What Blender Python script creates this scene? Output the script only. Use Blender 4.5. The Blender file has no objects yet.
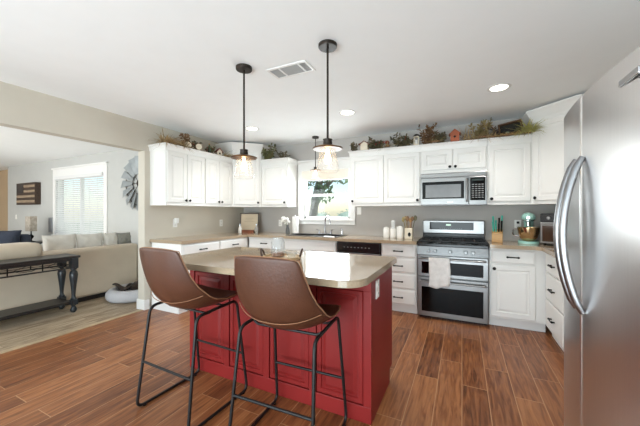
import bpy, bmesh, math, random
from mathutils import Vector, Matrix
S = bpy.context.scene
COL = S.collection
PI = math.pi
rnd = random.Random(7)

# ------------------------------------------------------------------ camera, world, lights, exposure
cam_d = bpy.data.cameras.new('camera'); cam = bpy.data.objects.new('camera', cam_d); COL.objects.link(cam)
cam.location = (0, 0, 1.28); cam.rotation_euler = (PI/2, 0, math.radians(25.8))
cam_d.sensor_width = 36; cam_d.lens = 293.6/640*36; cam_d.shift_y = -0.8/640
cam_d.clip_start = 0.05; cam_d.clip_end = 300
S.camera = cam
S.view_settings.view_transform = 'Standard'; S.view_settings.look = 'None'
S.view_settings.gamma = 1; S.view_settings.use_curve_mapping = False
S.view_settings.exposure = 0.17
S.cycles.use_denoising = True
S.cycles.max_bounces = 10; S.cycles.diffuse_bounces = 6; S.cycles.glossy_bounces = 5
S.cycles.transparent_max_bounces = 12; S.cycles.sample_clamp_indirect = 6
W = bpy.data.worlds.new('sky'); S.world = W; W.use_nodes = True
wn = W.node_tree
sky = wn.nodes.new('ShaderNodeTexSky'); sky.sky_type = 'NISHITA'; sky.sun_disc = False
sky.sun_elevation = math.radians(42); sky.sun_rotation = math.radians(100); sky.air_density = 1.0; sky.dust_density = 0.6
wn.links.new(sky.outputs[0], wn.nodes['Background'].inputs[0]); wn.nodes['Background'].inputs[1].default_value = 0.2

def light(name, kind, loc, target, energy, color=(1, 1, 1), size=(1, 1), **kw):
    d = bpy.data.lights.new(name, kind); d.energy = energy; d.color = color
    if kind == 'AREA': d.shape = 'RECTANGLE'; d.size, d.size_y = size
    for k, v in kw.items(): setattr(d, k, v)
    o = bpy.data.objects.new(name, d); COL.objects.link(o); o.location = loc
    o.rotation_euler = (Vector(target)-Vector(loc)).to_track_quat('-Z', 'Y').to_euler()
    return o
light('sun', 'SUN', (12, 2, 20), (0, 4, 0), 4.5, (1, .98, .95), angle=.02)
# added fill lights out of frame, and daylight at the windows in view
light('rear_fill_kitchen', 'AREA', (-1.3, -2.94, 1.25), (-1.3, 0, 1.3), 22, (.88, .96, 1), (3.2, 2.1))  # added area light at an assumed rear opening, brightening the kitchen
light('rear_fill_living', 'AREA', (-7.5, -2.94, 1.35), (-7.5, 0, 1.35), 65, (.90, .96, 1), (4.0, 1.9))  # likewise added at the rear wall to brighten the living room
light('daylight_window', 'AREA', (-2.0, 4.47, 1.56), (-2.0, 0, 1.1), 32, (.88, .95, 1), (.8, .75))
light('bounce_fill_kitchen', 'AREA', (-1.2, -2.3, .6), (-1.3, 1.9, 2.9), 195, (.77, .92, 1), (4.4, 1.6))  # unseen fill added in place of light bounced off the ceiling
light('bounce_fill_living', 'AREA', (-7.5, -1.2, .8), (-7.2, 1.5, 3), 125, (.95, .98, 1), (4, 2.5))  # added fill for the living room ceiling, no lamp stands there
light('daylight_blind', 'AREA', (-7.27, 3.5, 1.45), (-7.27, 0, 1.4), 2, (.95, .98, 1), (1.8, 1.2))

# ------------------------------------------------------------------ materials
def lin(c):
    f = lambda v: v/12.92 if v <= .04045 else ((v+.055)/1.055)**2.4
    return tuple(f(x/255) for x in c)+(1,)
MATS = {}
def mat(name, col, rough=.5, metal=0, var=.06, scale=6, bump=0, bscale=40, spec=.5, stretch=None, coat=0, col2=None, emit=0, alpha=None, sheen=0, trans=0, subs=0):
    if name in MATS: return MATS[name]
    m = bpy.data.materials.new(name); m.use_nodes = True; nt = m.node_tree; b = nt.nodes['Principled BSDF']
    c = lin(col); c2 = lin(col2) if col2 else tuple(max(0, v*(1-var*2)) for v in c[:3])+(1,)
    tc = nt.nodes.new('ShaderNodeTexCoord'); mp = nt.nodes.new('ShaderNodeMapping')
    nt.links.new(tc.outputs['Object'], mp.inputs[0])
    if stretch: mp.inputs['Scale'].default_value = stretch
    nz = nt.nodes.new('ShaderNodeTexNoise'); nz.inputs['Scale'].default_value = scale; nz.inputs['Detail'].default_value = 5
    nt.links.new(mp.outputs[0], nz.inputs['Vector'])
    rp = nt.nodes.new('ShaderNodeValToRGB'); rp.color_ramp.elements[0].position = .3; rp.color_ramp.elements[1].position = .7
    rp.color_ramp.elements[0].color = c2; rp.color_ramp.elements[1].color = c
    nt.links.new(nz.outputs[0], rp.inputs[0]); nt.links.new(rp.outputs[0], b.inputs['Base Color'])
    b.inputs['Roughness'].default_value = rough; b.inputs['Metallic'].default_value = metal
    b.inputs['Specular IOR Level'].default_value = spec; b.inputs['Coat Weight'].default_value = coat
    b.inputs['Sheen Weight'].default_value = sheen
    if trans: b.inputs['Transmission Weight'].default_value = trans
    if emit:
        b.inputs['Emission Color'].default_value = c; b.inputs['Emission Strength'].default_value = emit
    if bump:
        n2 = nt.nodes.new('ShaderNodeTexNoise'); n2.inputs['Scale'].default_value = bscale; n2.inputs['Detail'].default_value = 6
        nt.links.new(mp.outputs[0], n2.inputs['Vector'])
        bp = nt.nodes.new('ShaderNodeBump'); bp.inputs['Strength'].default_value = bump; bp.inputs['Distance'].default_value = .01
        nt.links.new(n2.outputs[0], bp.inputs['Height']); nt.links.new(bp.outputs[0], b.inputs['Normal'])
    MATS[name] = m
    return m
def glass_mat(name, tint=(250, 252, 252), ior=1.45, rough=.0, frost=0):
    m = bpy.data.materials.new(name); m.use_nodes = True; nt = m.node_tree
    nt.nodes.remove(nt.nodes['Principled BSDF']); out = nt.nodes['Material Output']
    t = nt.nodes.new('ShaderNodeBsdfTransparent'); t.inputs[0].default_value = lin(tint)
    g = nt.nodes.new('ShaderNodeBsdfGlossy'); g.inputs['Roughness'].default_value = rough
    lw = nt.nodes.new('ShaderNodeLayerWeight'); lw.inputs[0].default_value = .5
    pw = nt.nodes.new('ShaderNodeMath'); pw.operation = 'POWER'; pw.inputs[1].default_value = 3; nt.links.new(lw.outputs['Facing'], pw.inputs[0])
    f = nt.nodes.new('ShaderNodeMath'); f.operation = 'MULTIPLY_ADD'; f.inputs[1].default_value = min(.9, (ior-1)*1.6); f.inputs[2].default_value = .03; nt.links.new(pw.outputs[0], f.inputs[0])
    mx = nt.nodes.new('ShaderNodeMixShader')
    nt.links.new(f.outputs[0], mx.inputs[0]); nt.links.new(t.outputs[0], mx.inputs[1]); nt.links.new(g.outputs[0], mx.inputs[2])
    if frost:
        df = nt.nodes.new('ShaderNodeBsdfTranslucent'); df.inputs[0].default_value = (.9, .9, .9, 1); d2 = nt.nodes.new('ShaderNodeBsdfDiffuse'); d2.inputs[0].default_value = (.9, .9, .9, 1)
        a1 = nt.nodes.new('ShaderNodeMixShader'); nt.links.new(df.outputs[0], a1.inputs[1]); nt.links.new(d2.outputs[0], a1.inputs[2])
        m2 = nt.nodes.new('ShaderNodeMixShader'); m2.inputs[0].default_value = frost; nt.links.new(mx.outputs[0], m2.inputs[1]); nt.links.new(a1.outputs[0], m2.inputs[2]); mx = m2
    nt.links.new(mx.outputs[0], out.inputs[0]); MATS[name] = m
    return m
def plank_mat(name, cols, grout, bw, bh, mortar, rough, grain, off=.37):
    """planks running along world Y: rows of width bh, plank length bw"""
    m = bpy.data.materials.new(name); m.use_nodes = True; nt = m.node_tree; b = nt.nodes['Principled BSDF']; L = nt.links.new
    tc = nt.nodes.new('ShaderNodeTexCoord'); sx = nt.nodes.new('ShaderNodeSeparateXYZ'); cx = nt.nodes.new('ShaderNodeCombineXYZ')
    L(tc.outputs['Object'], sx.inputs[0]); L(sx.outputs[1], cx.inputs[0]); L(sx.outputs[0], cx.inputs[1])
    br = nt.nodes.new('ShaderNodeTexBrick'); br.offset = off; br.inputs['Scale'].default_value = 1
    br.inputs['Brick Width'].default_value = bw; br.inputs['Row Height'].default_value = bh
    br.inputs['Mortar Size'].default_value = mortar; br.inputs['Mortar Smooth'].default_value = .1
    br.inputs['Color1'].default_value = (0, 0, 0, 1); br.inputs['Color2'].default_value = (1, 1, 1, 1); br.inputs['Mortar'].default_value = (.5, .5, .5, 1)
    L(cx.outputs[0], br.inputs['Vector'])
    # wood grain, stretched along the plank and shifted per plank
    mp = nt.nodes.new('ShaderNodeMapping'); mp.inputs['Scale'].default_value = (2.2, 24, 1); L(cx.outputs[0], mp.inputs[0])
    sh = nt.nodes.new('ShaderNodeVectorMath'); sh.operation = 'MULTIPLY_ADD'; sh.inputs[1].default_value = (9, 31, 7)
    L(br.outputs['Color'], sh.inputs[0]); L(mp.outputs[0], sh.inputs[2])
    nz = nt.nodes.new('ShaderNodeTexNoise'); nz.inputs['Scale'].default_value = grain; nz.inputs['Detail'].default_value = 8; nz.inputs['Distortion'].default_value = .9
    L(sh.outputs[0], nz.inputs['Vector'])
    ad = nt.nodes.new('ShaderNodeMath'); ad.operation = 'MULTIPLY_ADD'; ad.inputs[1].default_value = .25; L(br.outputs['Color'], ad.inputs[0]); L(nz.outputs[0], ad.inputs[2])
    rp = nt.nodes.new('ShaderNodeValToRGB'); e = rp.color_ramp.elements
    e[0].position = .36; e[0].color = lin(cols[0]); e[1].position = .86; e[1].color = lin(cols[2])
    k = e.new(.60); k.color = lin(cols[1]); L(ad.outputs[0], rp.inputs[0])
    mx = nt.nodes.new('ShaderNodeMixRGB'); L(br.outputs['Fac'], mx.inputs[0]); L(rp.outputs[0], mx.inputs[1]); mx.inputs[2].default_value = lin(grout)
    L(mx.outputs[0], b.inputs['Base Color']); b.inputs['Roughness'].default_value = rough; b.inputs['Specular IOR Level'].default_value = .35
    bp = nt.nodes.new('ShaderNodeBump'); bp.inputs['Strength'].default_value = .15; bp.inputs['Distance'].default_value = .004
    L(nz.outputs[0], bp.inputs['Height']); L(bp.outputs[0], b.inputs['Normal'])
    MATS[name] = m
    return m

M_ceil = mat('ceiling_paint', (249, 251, 251), .9, var=.01, bump=.05, bscale=120)
M_wallW = mat('wall_left_warm', (204, 197, 183), .85, var=.015, bump=.05, bscale=90)  # left wall toned warmer than the back wall
M_wall = mat('wall_paint_greige', (186, 182, 177), .85, var=.015, bump=.05, bscale=90)
M_wallL = mat('wall_paint_living', (192, 192, 188), .85, var=.015, bump=.05, bscale=90)
M_tan = mat('wall_paint_tan', (196, 170, 138), .85, var=.02)
M_trim = mat('trim_white', (235, 234, 231), .4, var=.01)
M_cab = mat('cabinet_white', (236, 235, 231), .35, var=.012)
M_black = mat('black_metal', (24, 23, 22), .4, .6, var=.1)
M_iron = mat('black_powder_coat', (30, 29, 29), .45, .3, var=.1)
M_counter = mat('counter_beige', (177, 158, 133), .08, var=.05, scale=160, col2=(161, 142, 118))
M_red = mat('island_red_paint', (136, 34, 32), .42, var=.08, scale=3, bump=.02, spec=.3)
M_steel = mat('stainless', (140, 139, 138), .28, 1, var=.03, stretch=(1, 60, 60), scale=4)
M_fsteel = mat('stainless_fridge', (222, 220, 219), .3, 1, var=.02, stretch=(60, 60, 1), scale=4)
M_chrome = mat('chrome', (190, 190, 192), .1, 1, var=.01)
M_blackglass = mat('black_glass', (6, 6, 7), .05, var=.02, spec=.22)
M_enamel = mat('black_enamel', (14, 14, 15), .25, var=.1)
M_leather = mat('brown_leather', (88, 52, 35), .42, var=.16, scale=5, bump=.12, bscale=90)
M_leather_in = M_leather
M_pipe = mat('tan_stitch', (150, 108, 78), .6)
M_bronze = mat('bronze', (120, 88, 60), .35, .8, var=.15)
M_darkbronze = mat('dark_bronze', (56, 48, 42), .4, .7, var=.12)
M_plastic = mat('white_plastic', (240, 239, 234), .35, var=.01)
M_slot = mat('dark_slot', (60, 58, 55), .6)
M_ceramic = mat('white_ceramic', (240, 238, 232), .2, var=.02)
M_glass = glass_mat('clear_glass', (255, 255, 255), 1.4, frost=.10)
M_pane = glass_mat('window_glass', (250, 252, 252), 1.3)
M_sofa = mat('sofa_linen', (208, 192, 170), .95, var=.06, scale=3, bump=.25, bscale=12, sheen=.2)
M_pillow = mat('pillow_linen', (226, 221, 212), .95, var=.1, scale=9, bump=.2, bscale=20)
M_gpillow = mat('pillow_grey', (150, 148, 140), .95, var=.12, scale=12)
M_navy = mat('navy_fabric', (48, 54, 68), .9, var=.15, bump=.2)
M_darkwood = mat('black_wood', (40, 36, 35), .35, var=.25, stretch=(4, 1, 4))
M_teal = mat('teal_enamel', (170, 218, 206), .22, var=.03)
M_tealp = mat('teal_plastic', (70, 176, 156), .35, var=.05)
M_lightwood = mat('light_wood', (206, 160, 100), .45, var=.16, stretch=(2, 2, 14))
M_traywood = mat('tray_wood', (216, 188, 148), .5, var=.12, stretch=(3, 16, 3))
M_amber_metal = mat('amber_bowl', (212, 182, 140), .14, .95, var=.08)  # mixer bowl metal with a warm amber tint
M_cloth = mat('white_towel', (240, 239, 236), .95, var=.07, scale=22, bump=.2, bscale=60)
M_green = mat('leaf_green', (128, 128, 84), .6, var=.3, scale=14)
M_dkgreen = mat('leaf_dark', (116, 110, 82), .6, var=.3, scale=14)
M_olive = mat('leaf_olive', (172, 154, 104), .7, var=.25, scale=14)
M_straw = mat('dried_grass', (190, 162, 116), .8, var=.25, scale=14)
M_brown = mat('dried_brown', (146, 112, 80), .8, var=.3, scale=14)
M_lime = mat('grass_lime', (206, 198, 122), .6, var=.25, scale=14)
M_redf = mat('red_berry', (150, 44, 40), .5, var=.2)
M_orange = mat('orange_paint', (172, 92, 58), .6, var=.12, bump=.1)
M_cream = mat('cream_paint', (230, 220, 198), .6, var=.08)
M_roof = mat('dull_red_roof', (140, 70, 56), .7, var=.2)
M_winduct = mat('windmill_zinc', (172, 178, 180), .45, .5, var=.15)
M_tree_leaf = mat('tree_leaf', (138, 160, 116), .7, var=.3, scale=3)
M_bark = mat('bark', (140, 130, 118), .9, var=.25, bump=.5, bscale=12)
M_lawn = mat('lawn', (138, 168, 122), .9, var=.2, scale=2)
M_blind = mat('blind_white', (226, 226, 225), .5, var=.005)
M_bulb = mat('bulb_glow', (255, 214, 150), .4, emit=14)
M_lens = mat('downlight_lens', (255, 246, 230), .4, emit=9)
M_shade = mat('lamp_shade', (196, 184, 168), .9, var=.2, scale=20)
M_petgrey = mat('pet_bed_grey', (196, 194, 196), .95, var=.08, bump=.3, bscale=50)
M_petdark = mat('blanket_dark', (66, 54, 46), .95, var=.3, bump=.4, bscale=30)
M_display = mat('display_green', (190, 220, 200), .4, emit=.8)
M_floor = plank_mat('wood_plank_tile', ((92, 52, 30), (134, 82, 48), (166, 110, 68)), (178, 134, 96), .92, .165, .0026, .33, 1.7)
M_floorL = plank_mat('grey_oak', ((120, 100, 80), (176, 156, 130), (206, 190, 166)), (110, 96, 80), 1.2, .13, .0015, .45, 2.2)

# ------------------------------------------------------------------ mesh helpers
def B(): return bmesh.new()
def box(bm, x0, x1, y0, y1, z0, z1, bev=0, seg=2):
    r = bmesh.ops.create_cube(bm, size=1)
    vs = r['verts']
    for v in vs: v.co = Vector(((x0+x1)/2+v.co.x*(x1-x0), (y0+y1)/2+v.co.y*(y1-y0), (z0+z1)/2+v.co.z*(z1-z0)))
    if bev: bmesh.ops.bevel(bm, geom=list({e for v in vs for e in v.link_edges}), offset=bev, segments=seg, profile=.6, affect='EDGES')
    return bm
def lathe(bm, prof, n=24, c=(0, 0, 0), mtx=None):
    """prof: list of (radius, z) bottom to top, closed with caps when r>0 at ends"""
    rings = []
    T = mtx or Matrix.Identity(4)
    for r, z in prof:
        if r < 1e-6: rings.append([bm.verts.new(T @ Vector((c[0], c[1], c[2]+z)))])
        else: rings.append([bm.verts.new(T @ Vector((c[0]+r*math.cos(2*PI*k/n), c[1]+r*math.sin(2*PI*k/n), c[2]+z))) for k in range(n)])
    for a, b in zip(rings, rings[1:]):
        for k in range(n):
            q = [a[k % len(a)], a[(k+1) % len(a)], b[(k+1) % len(b)], b[k % len(b)]]
            q = list(dict.fromkeys(q))
            if len(q) >= 3: bm.faces.new(q)
    for r_, rv in ((rings[0], True), (rings[-1], False)):
        if len(r_) > 2: bm.faces.new(r_[::-1] if rv else r_)
    return bm
def shell(bm, prof, n=28, c=(0, 0, 0)):
    rings = [[bm.verts.new((c[0]+r*math.cos(2*PI*k/n), c[1]+r*math.sin(2*PI*k/n), c[2]+z)) for k in range(n)] for r, z in prof]
    for a, b in zip(rings, rings[1:]):
        for k in range(n): bm.faces.new((a[k], a[(k+1) % n], b[(k+1) % n], b[k]))
    return bm
def fillet(pts, r, closed=False, n=5):
    P = [Vector(p) for p in pts]; out = []; N = len(P)
    for i in range(N):
        if not closed and i in (0, N-1): out.append(P[i]); continue
        a, p, c = P[i-1], P[i], P[(i+1) % N]
        d1 = (a-p); d2 = (c-p); rr = min(r, d1.length*.45, d2.length*.45)
        s, e = p+d1.normalized()*rr, p+d2.normalized()*rr
        for k in range(n+1):
            t = k/n; out.append(s*(1-t)**2+p*2*t*(1-t)+e*t*t)
    return out
def tube(bm, pts, r, n=8, closed=False, taper=None):
    P = [Vector(p) for p in pts]; N = len(P); rings = []
    up = None
    for i in range(N):
        if closed: t = P[(i+1) % N]-P[i-1]
        else: t = P[min(i+1, N-1)]-P[max(i-1, 0)]
        t.normalize()
        if up is None: up = t.orthogonal().normalized()
        up = (up-t*up.dot(t)); up = up.normalized() if up.length > 1e-6 else t.orthogonal().normalized()
        s = t.cross(up); rr = r*(taper[i] if taper else 1)
        rings.append([bm.verts.new(P[i]+up*(rr*math.cos(2*PI*k/n))+s*(rr*math.sin(2*PI*k/n))) for k in range(n)])
    M = N if closed else N-1
    for i in range(M):
        a, b = rings[i], rings[(i+1) % N]
        off = 0
        if closed and i == N-1:
            off = min(range(n), key=lambda o: (b[o].co-a[0].co).length)
        for k in range(n): bm.faces.new((a[k], a[(k+1) % n], b[(k+1+off) % n], b[(k+off) % n]))
    if not closed: bm.faces.new(rings[0][::-1]); bm.faces.new(rings[-1])
    return bm
def prism(bm, pts, z0, z1):
    a = [bm.verts.new((x, y, z0)) for x, y in pts]; b = [bm.verts.new((x, y, z1)) for x, y in pts]; n = len(pts)
    bm.faces.new(a[::-1]); bm.faces.new(b)
    for k in range(n): bm.faces.new((a[k], a[(k+1) % n], b[(k+1) % n], b[k]))
    return bm
def ball(bm, c, r, sub=2, sc=(1, 1, 1)):
    q = bmesh.ops.create_icosphere(bm, subdivisions=sub, radius=r)
    for v in q['verts']: v.co = Vector((c[0]+v.co.x*sc[0], c[1]+v.co.y*sc[1], c[2]+v.co.z*sc[2]))
    return bm
def xf(bm, m):
    bmesh.ops.transform(bm, matrix=m, verts=bm.verts); return bm
def obj(name, bm, m, parent=None, smooth=False, loc=None):
    bmesh.ops.recalc_face_normals(bm, faces=bm.faces)
    me = bpy.data.meshes.new(name); bm.to_mesh(me); bm.free()
    if smooth:
        for p in me.polygons: p.use_smooth = True
        try: me.set_sharp_from_angle(angle=math.radians(40))
        except Exception: pass
    me.materials.append(m)
    o = bpy.data.objects.new(name, me); COL.objects.link(o)
    if parent: o.parent = parent
    if loc: o.location = loc
    return o
def tag(o, label, cat, group=None, kind=None):
    o['label'] = label; o['category'] = cat
    if group: o['group'] = group
    if kind: o['kind'] = kind
    return o
def thing(name, label, cat, loc=(0, 0, 0), rz=0, group=None):
    o = bpy.data.objects.new(name, None); COL.objects.link(o); o.empty_display_size = .1
    o.location = loc; o.rotation_euler = (0, 0, rz)
    return tag(o, label, cat, group)
def struct(name, bm, m, smooth=False):
    o = obj(name, bm, m, None, smooth); o['kind'] = 'structure'; return o
def dup(root, loc, rz, label, group=None):
    r = root.copy(); COL.objects.link(r); r.location = loc; r.rotation_euler = (0, 0, rz); r['label'] = label
    for ch in list(root.children):
        c = ch.copy(); COL.objects.link(c); c.parent = r
        for g in ch.children:
            d = g.copy(); COL.objects.link(d); d.parent = c
    return r
def centred(bm):  # move mesh so its own origin is the bottom centre; returns offset
    xs = [v.co.x for v in bm.verts]; ys = [v.co.y for v in bm.verts]; zs = [v.co.z for v in bm.verts]
    c = Vector(((min(xs)+max(xs))/2, (min(ys)+max(ys))/2, min(zs)))
    for v in bm.verts: v.co -= c
    return c

# ------------------------------------------------------------------ the room
CE = 2.46; BY = 4.40; LX = -3.74; RX = 1.38
b = B(); box(b, -3.765, RX+.1, -3.1, BY+.1, -.1, 0); struct('floor', b, M_floor)
b = B(); box(b, -13.5, -3.765, -3.1, 3.7, -.1, 0); struct('floor_living', b, M_floorL)
b = B(); box(b, -13.6, RX+.2, -3.2, BY+.2, CE, CE+.15); struct('ceiling', b, M_ceil)
# back wall with window opening
WX0, WX1, WZ0, WZ1 = -2.44, -1.60, 1.17, 1.97
b = B(); box(b, LX-.13, WX0, BY, BY+.14, 0, CE); box(b, WX1, RX+.14, BY, BY+.14, 0, CE)
box(b, WX0, WX1, BY, BY+.14, 0, WZ0); box(b, WX0, WX1, BY, BY+.14, WZ1, CE); struct('wall_back', b, M_wall)
b = B(); box(b, RX, RX+.14, -3.0, BY, 0, CE); struct('wall_right', b, M_wall)
# left wall: the part behind the cabinets and the header over the wide opening
b = B(); box(b, LX-.13, LX, 2.46, BY, 0, CE); box(b, LX-.13, LX, -3.0, 2.46, 2.085, CE); struct('wall_left', b, M_wallW)
b = B()
box(b, -13.5, -11.5, -3.14, -3, 0, CE); box(b, -11.5, RX+.14, -3.14, -3, 0, .15); box(b, -11.5, RX+.14, -3.14, -3, 2.32, CE)
box(b, -5.4, -3.0, -3.14, -3, .15, 2.32); box(b, .4, RX+.14, -3.14, -3, .15, 2.32); box(b, -11.5, -9.6, -3.14, -3, .15, 2.32); struct('wall_rear', b, M_wallL)
LY = 3.36; VX0, VX1, VZ0, VZ1 = -8.2, -6.34, .78, 2.07
b = B(); box(b, -10.69, VX0, LY, LY+.14, 0, CE); box(b, VX1, LX-.13, LY, LY+.14, 0, CE)
box(b, VX0, VX1, LY, LY+.14, 0, VZ0); box(b, VX0, VX1, LY, LY+.14, VZ1, CE); struct('wall_living', b, M_wallL)
b = B(); box(b, -13.5, -10.69, LY+.2, LY+.34, 0, CE); struct('wall_hall', b, M_tan)
b = B(); box(b, -13.64, -13.5, -3.1, LY+.34, 0, CE); struct('wall_far', b, M_wallL)
# baseboards, threshold
b = B(); box(b, LX-.145, LX+.015, 2.445, 2.52, 0, .13, .004); box(b, LX-.145, LX-.13, 2.52, 3.345, 0, .13); struct('baseboard_left', b, M_trim)
b = B(); box(b, -10.7, LX-.145, LY-.016, LY, 0, .13, .004); struct('baseboard_living', b, M_trim)
b = B(); box(b, -3.80, -3.74, -3, 2.44, 0, .008, .003); struct('trim_1', b, mat('threshold_wood', (196, 174, 142), .5, var=.15))

def window(name, x0, x1, z0, z1, y, casing, head, sashes, deep=.14):
    r = bpy.data.objects.new(name, None); COL.objects.link(r); r.location = ((x0+x1)/2, y, z0); r['kind'] = 'structure'
    cx = (x0+x1)/2
    w = (x1-x0)/2; h = z1-z0
    b = B(); t = .022
    box(b, -w-casing, -w, -t, 0, -.09, h, .004); box(b, w, w+casing, -t, 0, -.09, h, .004)
    box(b, -w-casing, w+casing, -t, 0, h, h+head, .004)
    box(b, -w-casing-.02, w+casing+.02, -t-.02, 0, h+head, h+head+.035, .006)
    box(b, -w, w, -t, 0, -.09, 0, .004)
    obj('casing', b, M_trim, r)
    b = B(); box(b, -w-casing-.005, w+casing+.005, -.05, -t, -.03, 0, .006); obj('sill', b, M_trim, r)
    b = B(); f = .035
    for s in (-1, 1): box(b, s*w-f*(s > 0), s*w+f*(s < 0), .03, .10, 0, h)
    box(b, -w, w, .03, .10, 0, f); box(b, -w, w, .03, .10, h-f, h)
    if sashes == 'hung': box(b, -w+f, w-f, .03, .09, h*.5-.02, h*.5+.02)
    else: box(b, -.025, .025, .03, .09, f, h-f)
    obj('window_frame', b, M_trim, r)
    b = B(); box(b, -w+f, w-f, .060, .064, f, h-f); obj('pane', b, M_pane, r)
    return r
window('window_1', WX0, WX1, WZ0, WZ1, BY, .095, .15, 'hung')
window('window_2', VX0, VX1, VZ0, VZ1, LY, .11, .16, 'double')

# ------------------------------------------------------------------ outdoors beyond the sink window
b = B(); box(b, -60, 40, BY+.3, 70, -.6, -.45); struct('ground_lawn', b, M_lawn)
def leaf_cloud(bm, c, rad, n, size, rg, sc=(1, 1, 1)):
    for _ in range(n):
        d = Vector((rg.gauss(0, 1), rg.gauss(0, 1), rg.gauss(0, 1))).normalized()*rad*(rg.random()**.4)
        p = Vector(c)+Vector((d.x*sc[0], d.y*sc[1], d.z*sc[2])); a = Vector((rg.uniform(-1, 1), rg.uniform(-1, 1), rg.uniform(-1, 1))).normalized(); q = a.orthogonal().normalized()
        s = size*rg.uniform(.6, 1.3)
        bm.faces.new([bm.verts.new(p+a*s), bm.verts.new(p+q*s*.5), bm.verts.new(p-a*s), bm.verts.new(p-q*s*.5)])
t = thing('shade_tree', 'tree with leaning trunk seen through the sink window', 'tree', (-4.75, 9.2, -.45))
b = B(); tube(b, [(-.15, 0, 0), (-.02, 0, 1.2), (.12, 0, 2.2), (.35, .1, 3.2), (.5, .2, 4.6)], .16, 10, taper=[1.3, 1, .9, .75, .5])
tube(b, [(.1, 0, 1.9), (.5, -.1, 2.55), (1.1, -.2, 3.0), (1.9, -.3, 3.3)], .1, 8, taper=[1, .8, .6, .3]); obj('trunk', b, M_bark, t, True)
b = B()
for c, r_, n in (((-.7, 0, 3.0), .7, 460), ((.5, -.1, 3.25), .75, 480), ((1.3, -.3, 3.15), .55, 280), ((1.8, -.3, 3.05), .35, 70), ((.55, -.2, 2.35), .34, 80), ((.2, .3, 4.4), 1.6, 1200), ((1.6, .3, 4.2), 1.1, 700)):
    leaf_cloud(b, c, r_, n, .085, rnd)
obj('foliage', b, M_tree_leaf, t)
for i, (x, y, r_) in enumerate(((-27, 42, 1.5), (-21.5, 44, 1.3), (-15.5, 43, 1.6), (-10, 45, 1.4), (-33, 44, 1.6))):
    s = thing('distant_bush', 'haze-tinted green bush of the tree line far beyond the sink window', 'bush', (x, y, -.45), 0, 'distant tree line')
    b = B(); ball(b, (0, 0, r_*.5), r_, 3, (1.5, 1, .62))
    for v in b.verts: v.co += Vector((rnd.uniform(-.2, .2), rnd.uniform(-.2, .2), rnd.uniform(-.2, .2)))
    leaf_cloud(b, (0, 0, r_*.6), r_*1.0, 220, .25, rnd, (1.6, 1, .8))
    obj('foliage', b, mat('haze_tinted_leaf', (170, 188, 168), .8, var=.12, scale=1), s)  # distance haze is mixed into the leaf colour

# ------------------------------------------------------------------ cabinetry
def panel_door(w, h, t=.02, fr=.052):
    """raised-panel front: x in +-w/2, z 0..h, back at y=0, front at y=-t"""
    bm = B(); rings = []
    for ins, d in ((0, 0), (0, t-.004), (.004, t), (fr, t), (fr+.005, t-.009), (fr+.014, t-.009), (fr+.034, t-.001)):
        ins = min(ins, w/2-.006, h/2-.006)
        rings.append([bm.verts.new(p) for p in ((-w/2+ins, -d, ins), (w/2-ins, -d, ins), (w/2-ins, -d, h-ins), (-w/2+ins, -d, h-ins))])
    for a, c in zip(rings, rings[1:]):
        for k in range(4): bm.faces.new((a[k], a[(k+1) % 4], c[(k+1) % 4], c[k]))
    bm.faces.new(rings[-1]); bm.faces.new(rings[0][::-1])
    return bm
def slab_drawer(w, h, t=.02):
    bm = B(); rings = []
    for ins, d in ((0, 0), (0, t-.006), (.012, t-.002), (.016, t)):
        rings.append([bm.verts.new(p) for p in ((-w/2+ins, -d, ins), (w/2-ins, -d, ins), (w/2-ins, -d, h-ins), (-w/2+ins, -d, h-ins))])
    for a, c in zip(rings, rings[1:]):
        for k in range(4): bm.faces.new((a[k], a[(k+1) % 4], c[(k+1) % 4], c[k]))
    bm.faces.new(rings[-1]); bm.faces.new(rings[0][::-1])
    return bm
RY = Matrix.Rotation(PI/2, 4, 'X')  # z axis -> -y
def knob_bm(x, z, y):
    bm = B(); lathe(bm, [(.006, 0), (.006, .012), (.015, .016), (.018, .023), (.013, .029), (0, .030)], 14); xf(bm, Matrix.Translation((x, y, z)) @ RY); return bm
def pull_bm(x, z, y, L=.10):
    bm = B()
    tube(bm, fillet([(x-L/2, y, z), (x-L/2, y-.028, z), (x+L/2, y-.028, z), (x+L/2, y, z)], .01), .0066, 8)
    for s in (-1, 1): ball(bm, (x+s*L/2, y-.024, z), .012, 1, (1.3, 1, 1))
    return bm
def crown(parent, w, d, h, ret_l, ret_r, top=.05, out=.032):
    prof = [(0, h-.03), (.008, h-.03), (.012, h-.012), (out*.55, h+top*.45), (out*.95, h+top*.8), (out, h+top*.85), (out, h+top), (0, h+top), (-.05, h+top)]
    bm = B(); rows = []
    for o, z in prof:
        r = []
        if ret_l: r += [(-w/2-o, 0, z), (-w/2-o, -d-o, z)]
        else: r += [(-w/2, -d-o, z)]
        if ret_r: r += [(w/2+o, -d-o, z), (w/2+o, 0, z)]
        else: r += [(w/2, -d-o, z)]
        rows.append([bm.verts.new(p) for p in r])
    for a, c in zip(rows, rows[1:]):
        for k in range(len(a)-1): bm.faces.new((a[k], a[k+1], c[k+1], c[k]))
    return obj('crown_molding', bm, M_cab, parent)
def wall_cab(label, loc, rz, w, h, n, knobs, ret=(0, 0), d=.31):
    t = thing('wall_cabinet', label, 'cabinet', loc, rz)
    b = B(); box(b, -w/2, w/2, -d, 0, 0, h); obj('body', b, M_cab, t)
    m = .014; gap = .008; dw = (w-2*m-(n-1)*gap)/n
    for k in range(n):
        b = panel_door(dw, h-.085); dx = -w/2+m+dw/2+k*(dw+gap)
        do = obj('door', b, M_cab, t, loc=(dx, -d, .040))
        s = knobs[k]
        obj('knob', knob_bm(s*(dw/2-.028), .03, -.02), M_black, do, True)
    crown(t, w, d, h, *ret)
    return t
H0 = 1.37; UH = .75
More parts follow.
